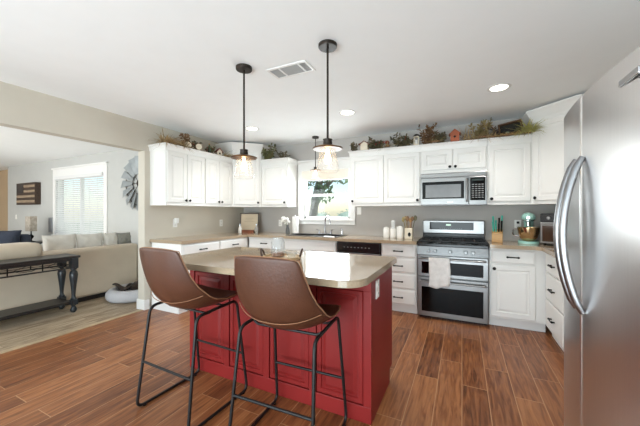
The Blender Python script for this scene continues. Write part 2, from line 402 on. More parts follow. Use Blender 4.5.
wall_cab('white double-door wall cabinet over the left counter, nearest the living room opening', (LX, 2.535+.315, H0), PI/2, .63, UH, 2, (1, -1), (1, 0))
wall_cab('white double-door wall cabinet on the left wall, beside the tall corner cabinet', (LX, 3.165+.29, H0), PI/2, .575, UH, 2, (1, -1))
wall_cab('white single-door wall cabinet directly left of the sink window', (-2.822, BY, H0), 0, .515, UH, 1, (1,), (0, 1))
wall_cab('white double-door wall cabinet between the sink window and the microwave', (-.983, BY, H0), 0, .99, UH, 2, (-1, 1), (1, 0))
wall_cab('short white double-door cabinet right above the microwave', (-.106, BY, 1.785), 0, .76, UH-.415, 2, (1, -1))
wall_cab('white single-door wall cabinet just right of the microwave', (.4985, BY, H0), 0, .442, UH, 1, (-1,), (0, 0))
def corner_cab(label, side):
    """diagonal corner wall cabinet reaching nearly to the ceiling; side -1 = left corner, +1 = right corner"""
    wx = LX if side < 0 else RX; A = .66; D = .33; h = 1.0
    p1 = Vector((wx-side*A, BY-D)); p2 = Vector((wx-side*D, BY-A)); c = (p1+p2)/2; w = (p1-p2).length
    rz = PI/4 if side < 0 else -PI/4
    t = thing('corner_wall_cabinet', label, 'cabinet', (c.x, c.y, H0), rz)
    Ri = Matrix.Rotation(-rz, 2); loc = [Ri @ (Vector(q)-c) for q in ((wx-side*A, BY-.002), (wx-side*.002, BY-.002), (wx-side*.002, BY-A), p2, p1)]
    b = B(); prism(b, [(q.x, q.y) for q in loc], 0, h); obj('body', b, M_cab, t)
    m = .03
    do = obj('door', panel_door(w-2*m, h-.125), M_cab, t, loc=(0, 0, .040))
    obj('knob', knob_bm((-side)*(w/2-m-.028), .03, -.02), M_black, do, True)
    # crown along the front and the two short returns
    prof = [(0, h-.07), (.008, h-.07), (.012, h-.045), (.035, h-.0), (.055, h+.035), (.06, h+.04), (.06, h+.06), (0, h+.06)]
    path = [Vector((q.x, q.y)) for q in (loc[0], loc[4], loc[3], loc[2])] if side < 0 else [Vector((q.x, q.y)) for q in (loc[2], loc[3], loc[4], loc[0])]
    def nrm(a, b_):
        e = (b_-a).normalized(); n = Vector((e.y, -e.x)); mid = (a+b_)/2
        return n if n.dot(mid-Vector((0, .25))) > 0 else -n
    N = [nrm(path[k], path[k+1]) for k in range(3)]
    bm = B(); rows = []
    for o, z in prof:
        r = [path[0]+N[0]*o]
        for k in (1, 2):
            s = (N[k-1]+N[k]); s = s/(1+N[k-1].dot(N[k])); r.append(path[k]+s*o)
        r.append(path[3]+N[2]*o); rows.append([bm.verts.new((q.x, q.y, z)) for q in r])
    for a, e in zip(rows, rows[1:]):
        for k in range(3): bm.faces.new((a[k], a[k+1], e[k+1], e[k]))
    obj('crown_molding', bm, M_cab, t)
corner_cab('tall diagonal white corner cabinet where the left wall meets the back wall', -1)
corner_cab('tall diagonal white corner cabinet beside the refrigerator', 1)

def base_cab(label, loc, rz, w, fronts, x_off=0, d=.59, name='base_cabinet'):
    """fronts: ('drawer', z0, z1, pull) / ('door', z0, z1, n, knob sides)"""
    t = thing(name, label, 'cabinet', loc, rz)
    b = B()
    if 'sink' in label and 'wide' in label:   # open-topped carcass, the sink hangs inside
        box(b, -w/2, w/2, -d, -d+.018, .10, .88); box(b, -w/2, -w/2+.018, -d+.018, -.022, .10, .88); box(b, w/2-.018, w/2, -d+.018, -.022, .10, .88); box(b, -w/2+.018, w/2-.018, -d+.018, -.022, .10, .12)
    else: box(b, -w/2, w/2, -d, -.022, .10, .88)
    obj('body', b, M_cab, t)
    b = B(); box(b, -w/2, w/2, -d+.05, -.022, 0, .10); obj('toe_kick', b, M_trim, t)
    m = .014
    for f in fronts:
        z0, z1 = f[1], f[2]
        if f[0] == 'drawer':
            fw = w-2*m-abs(x_off)
            o = obj('drawer', slab_drawer(fw, z1-z0), M_cab, t, loc=(x_off/2, -d, z0))
            if f[3]: obj('pull', pull_bm(0, (z1-z0)/2, -.02), M_black, o, True)
        else:
            n = f[3]; gap = .008; dw = (w-2*m-abs(x_off)-(n-1)*gap)/n
            for k in range(n):
                o = obj('door', panel_door(dw, z1-z0), M_cab, t, loc=(x_off/2-(w-2*m-abs(x_off))/2+dw/2+k*(dw+gap), -d, z0))
                obj('knob', knob_bm(f[4][k]*(dw/2-.03), z1-z0-.045, -.02), M_black, o, True)
    return t
DD = [('drawer', .715, .862, 1), ('door', .125, .70, 1, (1,))]
base_cab('white base cabinet at the living room end of the left counter', (LX, 2.545+.315, 0), PI/2, .63, [('drawer', .715, .862, 1), ('door', .125, .70, 2, (1, -1))])
base_cab('white base cabinet on the left run, next to the back corner', (LX, 3.175+.3175, 0), PI/2, .635, [('drawer', .715, .862, 1), ('door', .125, .70, 1, (-1,))], x_off=-.025)
base_cab('white base cabinet on the back wall, left of the sink cabinet', (-2.808, BY, 0), 0, .645, DD, d=.59)
base_cab('wide white sink base cabinet under the kitchen window', (-2.03, BY, 0), 0, .91, [('drawer', .715, .862, 0), ('door', .125, .70, 2, (1, -1))])
base_cab('white four-drawer base cabinet between dishwasher and range', (-.727, BY, 0), 0, .445, [('drawer', .71, .866, 1), ('drawer', .515, .69, 1), ('drawer', .315, .495, 1), ('drawer', .115, .295, 1)])
base_cab('white base cabinet right of the range, one drawer over one door', (.540, BY, 0), 0, .522, [('drawer', .715, .862, 1), ('door', .125, .70, 1, (-1,))], x_off=-.085)
base_cab('white three-drawer base cabinet facing the room beside the refrigerator', (RX, 3.785-.33, 0), -PI/2, .66, [('drawer', .68, .862, 1), ('drawer', .41, .665, 1), ('drawer', .125, .395, 1)], x_off=.05)
base_cab('white base cabinet mostly hidden behind the refrigerator', (RX, 2.58, 0), -PI/2, 1.08, [('drawer', .715, .862, 1), ('door', .125, .70, 2, (1, -1))])

# worktops
b = B()
for q in ((LX, -3.12, 2.53, BY), (-3.12, -2.42, 3.76, BY), (-2.42, -1.62, 3.76, 3.87), (-2.42, -1.62, 4.27, BY), (-1.62, -.503, 3.76, BY)): box(b, q[0], q[1], q[2], q[3], .88, .92)
bmesh.ops.remove_doubles(b, verts=b.verts, dist=.0005)
tag(obj('countertop', b, M_counter), 'beige L-shaped countertop running from the left wall past the sink to the range', 'countertop')
b = B(); prism(b, [(.279, 3.76), (.70, 3.76), (.74, 3.72), (.74, 2.03), (RX, 2.03), (RX, BY), (.279, BY)], .88, .92)
tag(obj('countertop', b, M_counter), 'beige countertop right of the range, turning toward the refrigerator', 'countertop')

# ------------------------------------------------------------------ island
t = thing('kitchen_island', 'red painted kitchen island with raised panels under the beige worktop', 'island', (-1.26, 1.72, 0))
IW = .77
b = B(); box(b, -IW, IW, .02, .58, .10, .888); box(b, -IW, IW, .02, .50, 0, .10); box(b, -IW+.02, IW-.02, .02, .05, 0, .10); obj('body', b, M_red, t)
b = B(); box(b, -IW, IW, 0, .02, 0, .10, .003); box(b, -IW, IW, 0, .02, .80, .888, .003); n = 4
st = .05; pw = (2*IW-5*st)/4
for k in range(5): box(b, -IW+k*(pw+st), -IW+k*(pw+st)+st, 0, .02, .10, .80, .002)
obj('face_frame', b, M_red, t)
for k in range(4):
    obj('raised_panel', panel_door(pw-.008, .692, .016, .03), M_red, t, loc=(-IW+st+pw/2+k*(pw+st), .022, .104))
def outlet(label, loc, rz, kind='outlet', wide=.07, hi=.115):
    o = thing('wall_outlet' if kind == 'outlet' else 'light_switch', label, kind, loc, rz)
    b = B(); box(b, -wide/2, wide/2, -.006, 0, -hi/2, hi/2, .002); obj('plate', b, M_plastic, o)
    if kind == 'outlet':
        for s in (-1, 1):
            b = B(); box(b, -.017, .017, -.009, -.006, s*.026-.014, s*.026+.014, .001); q = obj('socket', b, M_plastic, o)
            b = B(); box(b, -.008, -.005, -.0095, -.009, s*.026-.006, s*.026+.006); box(b, .005, .008, -.0095, -.009, s*.026-.006, s*.026+.006); obj('slot', b, M_slot, q)
    else:
        b = B(); box(b, -.016, .016, -.011, -.006, -.033, .033, .002); obj('rocker', b, M_plastic, o)
    return o
outlet('white outlet on the red end panel of the island', (-.489, 1.85, .79), PI/2)
b = B(); x0, x1, y0, y1 = -2.06, -.455, 1.40, 2.33
def rrect(x0, x1, y0, y1, r4):
    pts = []
    for (cx, cy, sx, sy, a0, r) in ((x0, y0, 1, 1, PI, r4[0]), (x1, y0, -1, 1, 1.5*PI, r4[1]), (x1, y1, -1, -1, 0, r4[2]), (x0, y1, 1, -1, .5*PI, r4[3])):
        for k in range(9): a = a0+k/8*PI/2; pts.append((cx+sx*r+r*math.cos(a), cy+sy*r+r*math.sin(a)))
    return pts
prism(b, rrect(x0, x1, y0, y1, (.12, .12, .02, .02)), .89, .93)
bmesh.ops.bevel(b, geom=[e for e in b.edges if abs(e.verts[0].co.z-e.verts[1].co.z) < 1e-5], offset=.006, segments=2, affect='EDGES')
tag(obj('island_countertop', b, M_counter), 'beige island worktop with rounded corners on the red base', 'countertop')

# ------------------------------------------------------------------ bar stools
def make_stool(label, loc, rz):
    t = thing('bar_stool', label, 'stool', loc, rz, None)
    prof = [(-.296, 1.066, .160), (-.295, 1.050, .186), (-.287, .97, .204), (-.270, .88, .222), (-.247, .80, .238), (-.208, .728, .250), (-.150, .675, .256), (-.06, .650, .256), (.05, .652, .248), (.14, .678, .240), (.205, .700, .222), (.226, .690, .19)]
    curl = [.022, .03, .045, .062, .082, .10, .10, .085, .06, .035, .016, .006]
    NU = 12; bm = B(); rows = []
    for i, (y, z, hw) in enumerate(prof):
        a = prof[max(i-1, 0)]; c = prof[min(i+1, len(prof)-1)]; tan = Vector((c[0]-a[0], c[1]-a[1])).normalized(); nr = Vector((-tan.y, tan.x))
        r = []
        for k in range(NU+1):
            u = -1+2*k/NU; e = curl[i]*abs(u)**2.4
            r.append(bm.verts.new((hw*u, y+nr.x*e, z+nr.y*e - (.012*abs(u)**3 if i == 0 else 0))))
        rows.append(r)
    for a, c in zip(rows, rows[1:]):
        for k in range(NU): bm.faces.new((a[k], a[k+1], c[k+1], c[k]))
    edge = [v.co.copy() for v in rows[0]]+[r[-1].co.copy() for r in rows[1:]]+[v.co.copy() for v in rows[-1][-2::-1]]+[r[0].co.copy() for r in rows[-2:0:-1]]
    s = obj('seat_shell', bm, M_leather, t, True)
    m = s.modifiers.new('thick', 'SOLIDIFY'); m.thickness = .022; m.offset = 0
    m = s.modifiers.new('sub', 'SUBSURF'); m.levels = 2; m.render_levels = 2
    b = B(); tube(b, edge, .0035, 6, True); p = obj('piping', b, M_pipe, s, True)
    # seam across the lower back
    b = B(); pts = []
    for k in range(15):
        u = -1+2*k/14; y, z, hw = -.222, .735, .25; pts.append((hw*u, y+.085*abs(u)**2.4-.012, z+.05*abs(u)**2.4-.008))
    tube(b, pts, .002, 6); obj('seam', b, M_pipe, s, True)
    for sgn in (-1, 1):
        b = B(); tube(b, fillet([(sgn*.247, -.252, .0105), (sgn*.247, .24, .0105), (sgn*.222, .16, .668), (sgn*.224, -.175, .652)], .05, True, 6), .0095, 10, True); obj('side_frame', b, M_iron, t, True)
    def at(z, y0, y1, za, zb): return y0+(y1-y0)*(z-za)/(zb-za)
    for nm, z, s_ in (('footrest', .30, -1), ('front_stretcher', .28, 1)):
        f = z/.66; x = .247+(.223-.247)*f; y = -.252+(.252-.175)*f if s_ < 0 else .24-(.24-.16)*f
        b = B(); tube(b, [(-x, y, z), (x, y, z)], .008, 10); obj(nm, b, M_iron, t, True)
    for y, zz in ((-.06, .640), (.09, .648)):
        b = B(); tube(b, fillet([(-.224, y, zz+.018), (-.19, y, zz-.006), (.19, y, zz-.006), (.224, y, zz+.018)], .02), .008, 8); obj('seat_support', b, M_iron, t, True)
    for sx in (-1, 1):
        for sy in (-1, 1):
            b = B(); lathe(b, [(.012, 0), (.012, .006)], 10, (sx*.245, sy*.2, 0)); obj('foot_glide', b, M_black, t)
    return t
stool = make_stool('brown leather bar stool with black frame, farther left at the island', (-1.645, 1.44, 0), math.radians(-2))
dup(stool, (-.875, 1.44, 0), math.radians(2), 'brown leather bar stool with black frame, in front of the island tray')

# ------------------------------------------------------------------ range, microwave, dishwasher
t = thing('gas_range', 'stainless double-oven gas range on the back wall', 'range', (-.112, BY, 0))
w = .378; F = -.655   # front plane of doors, wall at y=0
b = B(); box(b, -w, w, -.60, -.02, .03, .875); obj('body', b, M_steel, t)
b = B(); box(b, -w+.01, w-.01, -.58, -.06, 0, .03); obj('kick_base', b, M_enamel, t)
b = B(); box(b, -w, w, F, -.60, .03, .495, .006); ld = obj('lower_oven_door', b, M_steel, t)
b = B(); box(b, -w+.05, w-.05, F-.004, F, .09, .385, .002); obj('window', b, M_blackglass, ld)
b = B(); tube(b, fillet([(-w+.03, F, .455), (-w+.03, F-.045, .455), (w-.03, F-.045, .455), (w-.03, F, .455)], .015), .011, 10); obj('handle', b, M_steel, ld, True)
b = B(); box(b, -w, w, F, -.60, .505, .76, .006); ud = obj('upper_oven_door', b, M_steel, t)
b = B(); box(b, -w+.05, w-.05, F-.004, F, .545, .685, .002); obj('window', b, M_blackglass, ud)
b = B(); tube(b, fillet([(-w+.03, F, .728), (-w+.03, F-.045, .728), (w-.03, F-.045, .728), (w-.03, F, .728)], .015), .011, 10); obj('handle', b, M_steel, ud, True)
b = B(); v = [(-.60, .77), (F-.012, .77), (F+.005, .868), (-.60, .868)]
a1 = [b.verts.new((-w, y, z)) for y, z in v]; a2 = [b.verts.new((w, y, z)) for y, z in v]
b.faces.new(a1); b.faces.new(a2[::-1])
for k in range(4): b.faces.new((a1[k], a1[(k+1) % 4], a2[(k+1) % 4], a2[k]))
kp = obj('control_panel', b, M_steel, t)
for fx in (.17, .27, .485, .70, .80):
    b = B(); lathe(b, [(.022, 0), (.021, .012), (.017, .016), (.016, .032), (0, .033)], 18); xf(b, Matrix.Translation((-w+fx*2*w, F-.004, .82)) @ Matrix.Rotation(math.radians(82), 4, 'X')); kn = obj('knob', b, M_steel, kp, True)
b = B(); box(b, -w, w, F-.006, -.06, .87, .905, .006); obj('cooktop', b, M_enamel, t)
for kx in (-.25, 0, .25):
    b = B(); x0, x1 = kx-.118, kx+.118
    for yy in (-.60, -.36, -.12): box(b, x0, x1, yy-.007, yy+.007, .925, .94, .002)
    for xx in (x0, kx, x1): box(b, xx-.007, xx+.007, -.607, -.113, .925, .94, .002)
    for xx in (x0, x1):
        for yy in (-.60, -.12): box(b, xx-.008, xx+.008, yy-.008, yy+.008, .905, .93)
    obj('grate', b, M_iron, t)
for bx, by in ((-.25, -.48), (-.25, -.24), (0, -.36), (.25, -.48), (.25, -.24)):
    b = B(); lathe(b, [(.045, 0), (.045, .01), (.03, .012), (.03, .018), (0, .018)], 18, (bx, by, .905)); obj('burner', b, M_iron, t)
b = B(); box(b, -w, w, -.075, -.02, .875, .99, .004); obj('rear_panel', b, M_enamel, t)
b = B(); box(b, -w+.0, w-.0, -.10, -.02, .99, 1.17, .012, 3); bg = obj('backguard', b, M_steel, t)
b = B(); box(b, -w+.09, w-.13, -.104, -.10, 1.045, 1.145, .002); dp = obj('display', b, M_blackglass, bg)
b = B(); box(b, -.08, -.02, -.1055, -.104, 1.10, 1.12); obj('clock_digits', b, M_display, dp)
b = B()
for k in range(11): box(b, -.16+k*.026, -.145+k*.026, -.1055, -.104, 1.06, 1.066)
obj('key_marks', b, mat('key_grey', (150, 150, 150), .5), dp)
# towel hangs over the upper handle
b = B(); NX, NZ = 10, 14; g = []
for j in range(NZ+1):
    row = []
    for i in range(NX+1):
        fx = i/NX; fz = j/NZ; x = -.365+.01+fx*.225+.012*math.sin(fz*3); z = .742-fz*(.335+.02*math.sin(fx*5)); y = -.725-.008*math.sin(fx*14+fz*2)*fz-.004*fz+.01*fz
        row.append(b.verts.new((x+.112, y, z)))
    g.append(row)
for j in range(NZ):
    for i in range(NX): b.faces.new((g[j][i], g[j][i+1], g[j+1][i+1], g[j+1][i]))
top = [b.verts.new((v.co.x, -.690, .742)) for v in g[0]]; bk = [b.verts.new((v.co.x, -.682, .52)) for v in g[0]]
for i in range(NX): b.faces.new((g[0][i], g[0][i+1], top[i+1], top[i])); b.faces.new((top[i], top[i+1], bk[i+1], bk[i]))
tw = obj('dish_towel', b, M_cloth, None, True, (-.112, BY, 0)); m = tw.modifiers.new('t', 'SOLIDIFY'); m.thickness = .005; m.offset = 0
tag(tw, 'white patterned dish towel hanging on the upper oven handle', 'towel')

t = thing('microwave', 'stainless over-the-range microwave under the short cabinet', 'microwave', (-.106, BY, 1.365))
w = .376
b = B(); box(b, -w, w, -.37, 0, 0, .41, .004); obj('body', b, M_steel, t)
b = B(); box(b, -w, w, -.392, -.37, .355, .41, .006); obj('vent_grille', b, M_steel, t)
b = B(); box(b, -w, w*.48, -.40, -.37, .008, .35, .006); do = obj('door', b, M_steel, t)
b = B(); box(b, -w+.02, w*.48-.05, -.403, -.40, .085, .30, .002); wi = obj('door_frame', b, M_blackglass, do)
b = B(); box(b, -w+.06, w*.48-.085, -.4045, -.403, .10, .262); obj('window', b, mat('microwave_window', (120, 120, 122), .15, .5, var=.1), wi)
b = B(); tube(b, fillet([(w*.42, -.40, .05), (w*.42, -.445, .05), (w*.42, -.445, .32), (w*.42, -.40, .32)], .02), .012, 10); obj('handle', b, M_steel, do, True)
b = B(); box(b, -.06, .01, -.4015, -.40, .035, .045); obj('badge', b, M_chrome, do)
b = B(); box(b, w*.49, w, -.398, -.37, .008, .35, .005); cp = obj('control_panel', b, M_steel, t)
b = B(); box(b, w*.52, w-.02, -.401, -.398, .06, .335, .002); cg = obj('keypad', b, M_blackglass, cp)
b = B()
for i in range(4):
    for j in range(7): box(b, .215+i*.034, .238+i*.034, -.4025, -.401, .09+j*.026, .099+j*.026)
obj('key_marks', b, mat('key_grey', (150, 150, 150), .5), cg)
b = B(); box(b, .215, .34, -.4025, -.401, .295, .318); obj('display', b, mat('dark_display', (30, 44, 40), .2), cg)

t = thing('dishwasher', 'dishwasher with black control strip under the counter by the sink', 'dishwasher', (-1.262, BY, 0))
w = .303
b = B(); box(b, -w, w, -.57, -.02, .10, .875); obj('body', b, M_steel, t)
b = B(); box(b, -w, w, -.54, -.1, 0, .10); obj('kick_base', b, M_enamel, t)
b = B(); box(b, -w, w, -.625, -.57, .10, .73, .006); dd = obj('door', b, M_steel, t)
b = B(); tube(b, fillet([(-w+.04, -.62, .69), (-w+.04, -.66, .69), (w-.04, -.66, .69), (w-.04, -.62, .69)], .015), .01, 10); obj('handle', b, M_steel, dd, True)
b = B(); box(b, -w, w, -.63, -.57, .735, .875, .008); cp = obj('control_panel', b, M_enamel, t)
b = B()
for k in range(8): box(b, -.2+k*.05, -.18+k*.05, -.6315, -.63, .80, .808)
obj('key_marks', b, mat('key_grey', (150, 150, 150), .5), cp)

# ------------------------------------------------------------------ refrigerator
t = thing('refrigerator', 'tall stainless side-by-side refrigerator at the right edge', 'refrigerator', (.92, 1.525, 0))
def fx(y): return .457+.17*(y-1.55)**2
b = B(); box(b, .545-.92, 1.31-.92, 1.075-1.525, 1.975-1.525, .03, 1.755, .006); obj('body', b, mat('fridge_grey', (120, 120, 122), .4, .4, var=.03), t)
b = B(); box(b, .52-.92, 1.28-.92, 1.10-1.525, 1.95-1.525, 0, .03); box(b, .5-.92, .545-.92, 1.09-1.525, 1.96-1.525, .03, .095); obj('base_grille', b, M_enamel, t)
def fdoor(y0, y1, nm):
    n = 16; pts = []; r = .012
    for k in range(n+1):
        y = y0+(y1-y0)*k/n; x = fx(y); e = min(y-y0, y1-y)
        pts.append((x, y))
    front = []
    for k, (x, y) in enumerate(pts):
        if k == 0:
            for a in range(4): q = a/3*PI/2; front.append((x+r*(1-math.sin(q)), y0+r*(1-math.cos(q))))
        elif k == n:
            for a in range(4): q = PI/2-a/3*PI/2; front.append((x+r*(1-math.sin(q)), y1-r*(1-math.cos(q))))
        else: front.append((x, y))
    outl = front+[(.538, y1), (.538, y0)]
    b = B(); prism(b, [(x-.92, y-1.525) for x, y in outl], .10, 1.775)
    return obj(nm, b, M_fsteel, t, True)
fd = fdoor(1.617, 1.98, 'freezer_door'); rd = fdoor(1.07, 1.611, 'refrigerator_door')
def bow(y, dy, par):
    pts = []; xs = fx(y)
    n = 18
    for k in range(n+1):
        s = k/n; z = .86+s*.65; bu = math.sin(s*PI)**.75
        pts.append((xs-.92-.006-.066*bu, y-1.525+dy*bu, z))
    b = B(); tube(b, pts, .0145, 12, taper=[.75]+[1]*(n-1)+[.75]); obj('handle', b, mat('handle_steel', (150, 150, 152), .3, 1, var=.02), par, True)
bow(1.572, -.0, rd); bow(1.655, .0, fd)
b = B(); box(b, -.006, .002, -.06, .06, 0, .02, .002); obj('badge', b, M_chrome, rd, loc=(fx(1.28)-.92-.001, 1.235-1.525, 1.688))
b = B(); box(b, .50-.92, .60-.92, 1.60-1.525, 1.70-1.525, 1.776, 1.80, .004); obj('hinge_cover', b, mat('fridge_grey', (120, 120, 122), .4), t)

# ------------------------------------------------------------------ pendants, downlights, vent
def pendant(label, loc, drop, sc=1.0):
    t = thing('pendant_light', label, 'pendant light', (loc[0], loc[1], CE-drop))
    # local origin at the bottom of the glass
    b = B(); lathe(b, [(.062*sc, 0), (.065*sc, .004), (.065*sc, .024), (.0, .026)], 28, (0, 0, drop-.026)); cn = obj('canopy', b, M_darkbronze, t, True)
    b = B(); tube(b, [(0, 0, .225*sc), (0, 0, drop-.02)], .0075*sc, 10); obj('rod', b, M_darkbronze, t, True)
    b = B(); lathe(b, [(.032*sc, .185*sc), (.034*sc, .195*sc), (.030*sc, .225*sc), (.034*sc, .232*sc), (.0, .236*sc)], 24); obj('socket_cap', b, M_darkbronze, t, True)
    b = B(); lathe(b, [(.102*sc, .162*sc), (.106*sc, .166*sc), (.106*sc, .171*sc), (.06*sc, .187*sc), (.0, .19*sc)], 32); obj('shade_disc', b, M_bronze, t, True)
    b = B(); prof = [(.054, .165), (.056, .145), (.062, .11), (.070, .07), (.078, .035), (.080, .02), (.076, .008), (.066, .001)]
    shell(b, [(r*sc, z*sc) for r, z in prof]); obj('glass_shade', b, M_glass, t, True)
    b = B(); lathe(b, [(0, .055*sc), (.018*sc, .062*sc), (.026*sc, .085*sc), (.022*sc, .11*sc), (.012*sc, .135*sc), (.012*sc, .165*sc)], 16); obj('bulb', b, M_bulb, t, True)
    return t
pendant('glass bell pendant light on a long rod over the left half of the island', (-1.595, 1.88), .905)
pendant('glass bell pendant light on a long rod over the right half of the island', (-.850, 1.882), .90)
pendant('small glass pendant light hanging by the sink window behind the island pendants', (-2.06, 4.10), .66, .8)
for x, y, lb in ((.316, 3.24, 'recessed ceiling light nearest the refrigerator'), (-1.22, 3.27, 'recessed ceiling light between the pendants and the back wall'), (-2.665, 3.31, 'recessed ceiling light close to the left corner cabinet')):
    t = thing('recessed_light', lb, 'ceiling light', (x, y, CE))
    b = B(); prof = [(.072, -.001), (.075, -.006), (.10, -.004), (.102, 0)]
    shell(b, prof, 36); obj('trim_ring', b, M_trim, t, True)
    b = B(); lathe(b, [(.0, -.003), (.073, -.003), (.073, 0)], 32); obj('lens', b, M_lens, t)
    light('downlight', 'SPOT', (x, y, CE-.02), (x, y, 0), 42, (1, .97, .92), spot_size=math.radians(140), spot_blend=.8, shadow_soft_size=.07)
t = thing('ceiling_vent', 'white ceiling air vent with grey louvres between the pendants', 'vent', (-1.275, 2.085, CE), 0)
b = B(); box(b, -.185, .185, -.09, -.07, -.008, 0); box(b, -.185, .185, .07, .09, -.008, 0); box(b, -.185, -.165, -.07, .07, -.008, 0); box(b, .165, .185, -.07, .07, -.008, 0)
for x in (-.075, .105): box(b, x-.008, x+.008, -.07, .07, -.008, 0)
obj('frame', b, M_trim, t)
for x0, x1, n, al in ((-.165, -.083, 7, 0), (-.067, .097, 9, 0), (.113, .165, 5, 1)):
    b = B()
    if al:
        for k in range(n): x = x0+(k+.5)*(x1-x0)/n; box(b, x-.0035, x+.0035, -.07, .07, -.006, -.001)
    else:
        for k in range(n+4): y = -.07+(k+.5)*.14/(n+4); box(b, x0, x1, y-.0038, y+.0038, -.006, -.001)
    obj('louvre', b, mat('vent_grey', (170, 170, 168), .5), t)
b = B(); box(b, -.165, .165, -.07, .07, -.0008, -.0002); obj('duct_backing', b, mat('vent_dark', (110, 108, 104), .8), t)

# ------------------------------------------------------------------ sink and things on the back counter
t = thing('kitchen_sink', 'dark drop-in kitchen sink below the window', 'sink', (-2.02, 4.07, .92))
b = B(); X, Y = .42, .215
for q in ((-X, X, -Y, -Y+.03), (-X, X, Y-.05, Y), (-X, -X+.03, -Y+.03, Y-.05), (X-.03, X, -Y+.03, Y-.05)): box(b, q[0], q[1], q[2], q[3], 0, .010, .003)
obj('rim', b, mat('sink_dark', (70, 68, 66), .3, .5), t)
b = B()
box(b, -.392, .392, -.19, .175, -.20, -.19); box(b, -.395, -.388, -.19, .175, -.20, 0); box(b, .388, .395, -.19, .175, -.20, 0); box(b, -.39, .39, -.192, -.186, -.20, 0); box(b, -.39, .39, .17, .177, -.20, 0)
obj('basin', b, mat('sink_dark', (70, 68, 66), .3, .5), t)
t = thing('faucet', 'chrome gooseneck faucet behind the sink', 'faucet', (-1.97, 4.262, .931))
b = B(); box(b, -.12, .12, -.025, .025, 0, .012, .005); obj('base_plate', b, M_chrome, t, True)
b = B(); lathe(b, [(.022, .012), (.018, .03), (.014, .06)], 16); pts = [(0, 0, .05), (0, 0, .20)]+[(.065-.065*math.cos(a*PI/8), -.10*(1-math.cos(a*PI/8))/2, .20+.085*math.sin(a*PI/8)) for a in range(1, 9)]+[(.13, -.1, .165)]
tube(b, pts, .011, 12); obj('spout', b, M_chrome, t, True)
for s in (-1, 1):
    b = B(); lathe(b, [(.016, .012), (.013, .05), (.010, .06)], 14, (s*.1, 0, 0)); tube(b, [(s*.1, 0, .058), (s*.15, -.02, .075)], .006, 8); obj('handle', b, M_chrome, t, True)
t = thing('soap_dispenser', 'small chrome soap dispenser right of the faucet', 'soap dispenser', (-1.68, 4.265, .931))
b = B(); lathe(b, [(.018, 0), (.016, .05), (.008, .055), (.008, .09)], 14); obj('body', b, M_chrome, t, True)
b = B(); tube(b, [(0, 0, .09), (0, 0, .10), (0, -.05, .095)], .006, 8); obj('nozzle', b, M_chrome, t, True)
b = B(); box(b, -.07, .07, -.04, .04, 0, .018, .008, 3)
for v in b.verts: v.co.z += .006*math.sin(v.co.x*60)
for v in b.verts: v.co.z = max(v.co.z, 0)
tag(obj('dish_cloth', b, M_cloth, None, True, (-1.70, 3.815, .921)), 'folded white cloth on the counter at the right end of the sink', 'cloth')

t = thing('picture_frame', 'dark-framed cream sign leaning in the back left counter corner', 'picture', (-3.42, 4.17, .921), math.radians(28))
T = Matrix.Rotation(math.radians(-8), 4, 'X')
b = B(); w, h = .165, .345
for q in ((-w, w, 0, .016), (-w, w, h-.016, h), (-w, -w+.016, .016, h-.016), (w-.016, w, .016, h-.016)): box(b, q[0], q[1], -.012, .006, q[2], q[3], .002)
xf(b, T); obj('frame', b, mat('walnut_frame', (72, 52, 40), .5, var=.2), t)
b = B(); box(b, -w+.016, w-.016, -.004, .002, .016, h-.016); xf(b, T); ar = obj('art_panel', b, mat('art_cream', (226, 208, 180), .7, var=.06), t)
b = B()
for k, ww in enumerate((.07, .05, .09)): box(b, -ww, ww, -.0055, -.004, .25-.03*k, .254-.03*k)
xf(b, T); obj('faint_lines', b, mat('art_tan', (186, 160, 126), .7), ar)
b = B(); box(b, -.10, .10, -.03, .03, 0, .05, .004)
ob = obj('wooden_riser', b, mat('rust_wood', (150, 84, 52), .6, var=.3, scale=30), None, False, (-3.36, 4.06, .921)); ob.rotation_euler = (0, 0, math.radians(28)); tag(ob, 'short rust-brown wooden riser in front of the leaning cream sign', 'riser')
def shaker(label, loc, m1):
    t = thing('bottle', label, 'bottle', loc)
    b = B(); lathe(b, [(.026, 0), (.03, .006), (.03, .085), (.014, .11), (.012, .13), (0, .13)], 18); obj('body', b, m1, t, True)
    b = B(); lathe(b, [(.014, .13), (.014, .15), (.004, .155), (.004, .17), (0, .17)], 14); obj('stopper', b, M_chrome, t, True)
shaker('small white bottle left of the rust-brown riser', (-3.43, 3.94, .921), M_ceramic)
shaker('small grey-white bottle right of the leaning cream sign', (-3.235, 4.14, .921), mat('bottle_grey', (188, 184, 176), .3, var=.12))
t = thing('paper_towel_holder', 'white paper towel roll standing left of the sink window casing', 'paper towels', (-2.515, 4.255, .921))
b = B(); lathe(b, [(.07, 0), (.07, .01), (0, .011)], 24); obj('base', b, M_chrome, t, True)
b = B(); lathe(b, [(.02, .012), (.055, .012), (.055, .285), (.02, .285)], 28); obj('roll', b, mat('paper', (245, 244, 240), .95, bump=.1), t, True)
b = B(); tube(b, [(0, 0, .01), (0, 0, .31)], .006, 8); ball(b, (0, 0, .315), .012, 1); obj('post', b, M_chrome, t, True)
t = thing('vase', 'small dark glass vase holding white flowers beside the paper towels', 'vase', (-2.565, 4.09, .921))
b = B(); lathe(b, [(.028, 0), (.034, .02), (.03, .08), (.018, .13), (.022, .15)], 20); obj('vessel', b, mat('smoke_glass', (96, 98, 98), .12, var=.2), t, True)
b = B()
for dx, dy, dz, r_ in ((-.07, 0, .22, .042), (-.02, -.02, .24, .045), (-.045, .02, .18, .036), (-.09, .01, .26, .036), (.01, .01, .20, .03)):
    for q in range(9):
        a = q*2.4; ball(b, (dx+r_*.55*math.cos(a), dy+r_*.55*math.sin(a), dz+r_*.3*math.sin(q*1.7)), r_*.5, 1)
obj('blooms', b, mat('white_petals', (244, 242, 236), .8, var=.05), t, True)
b = B()
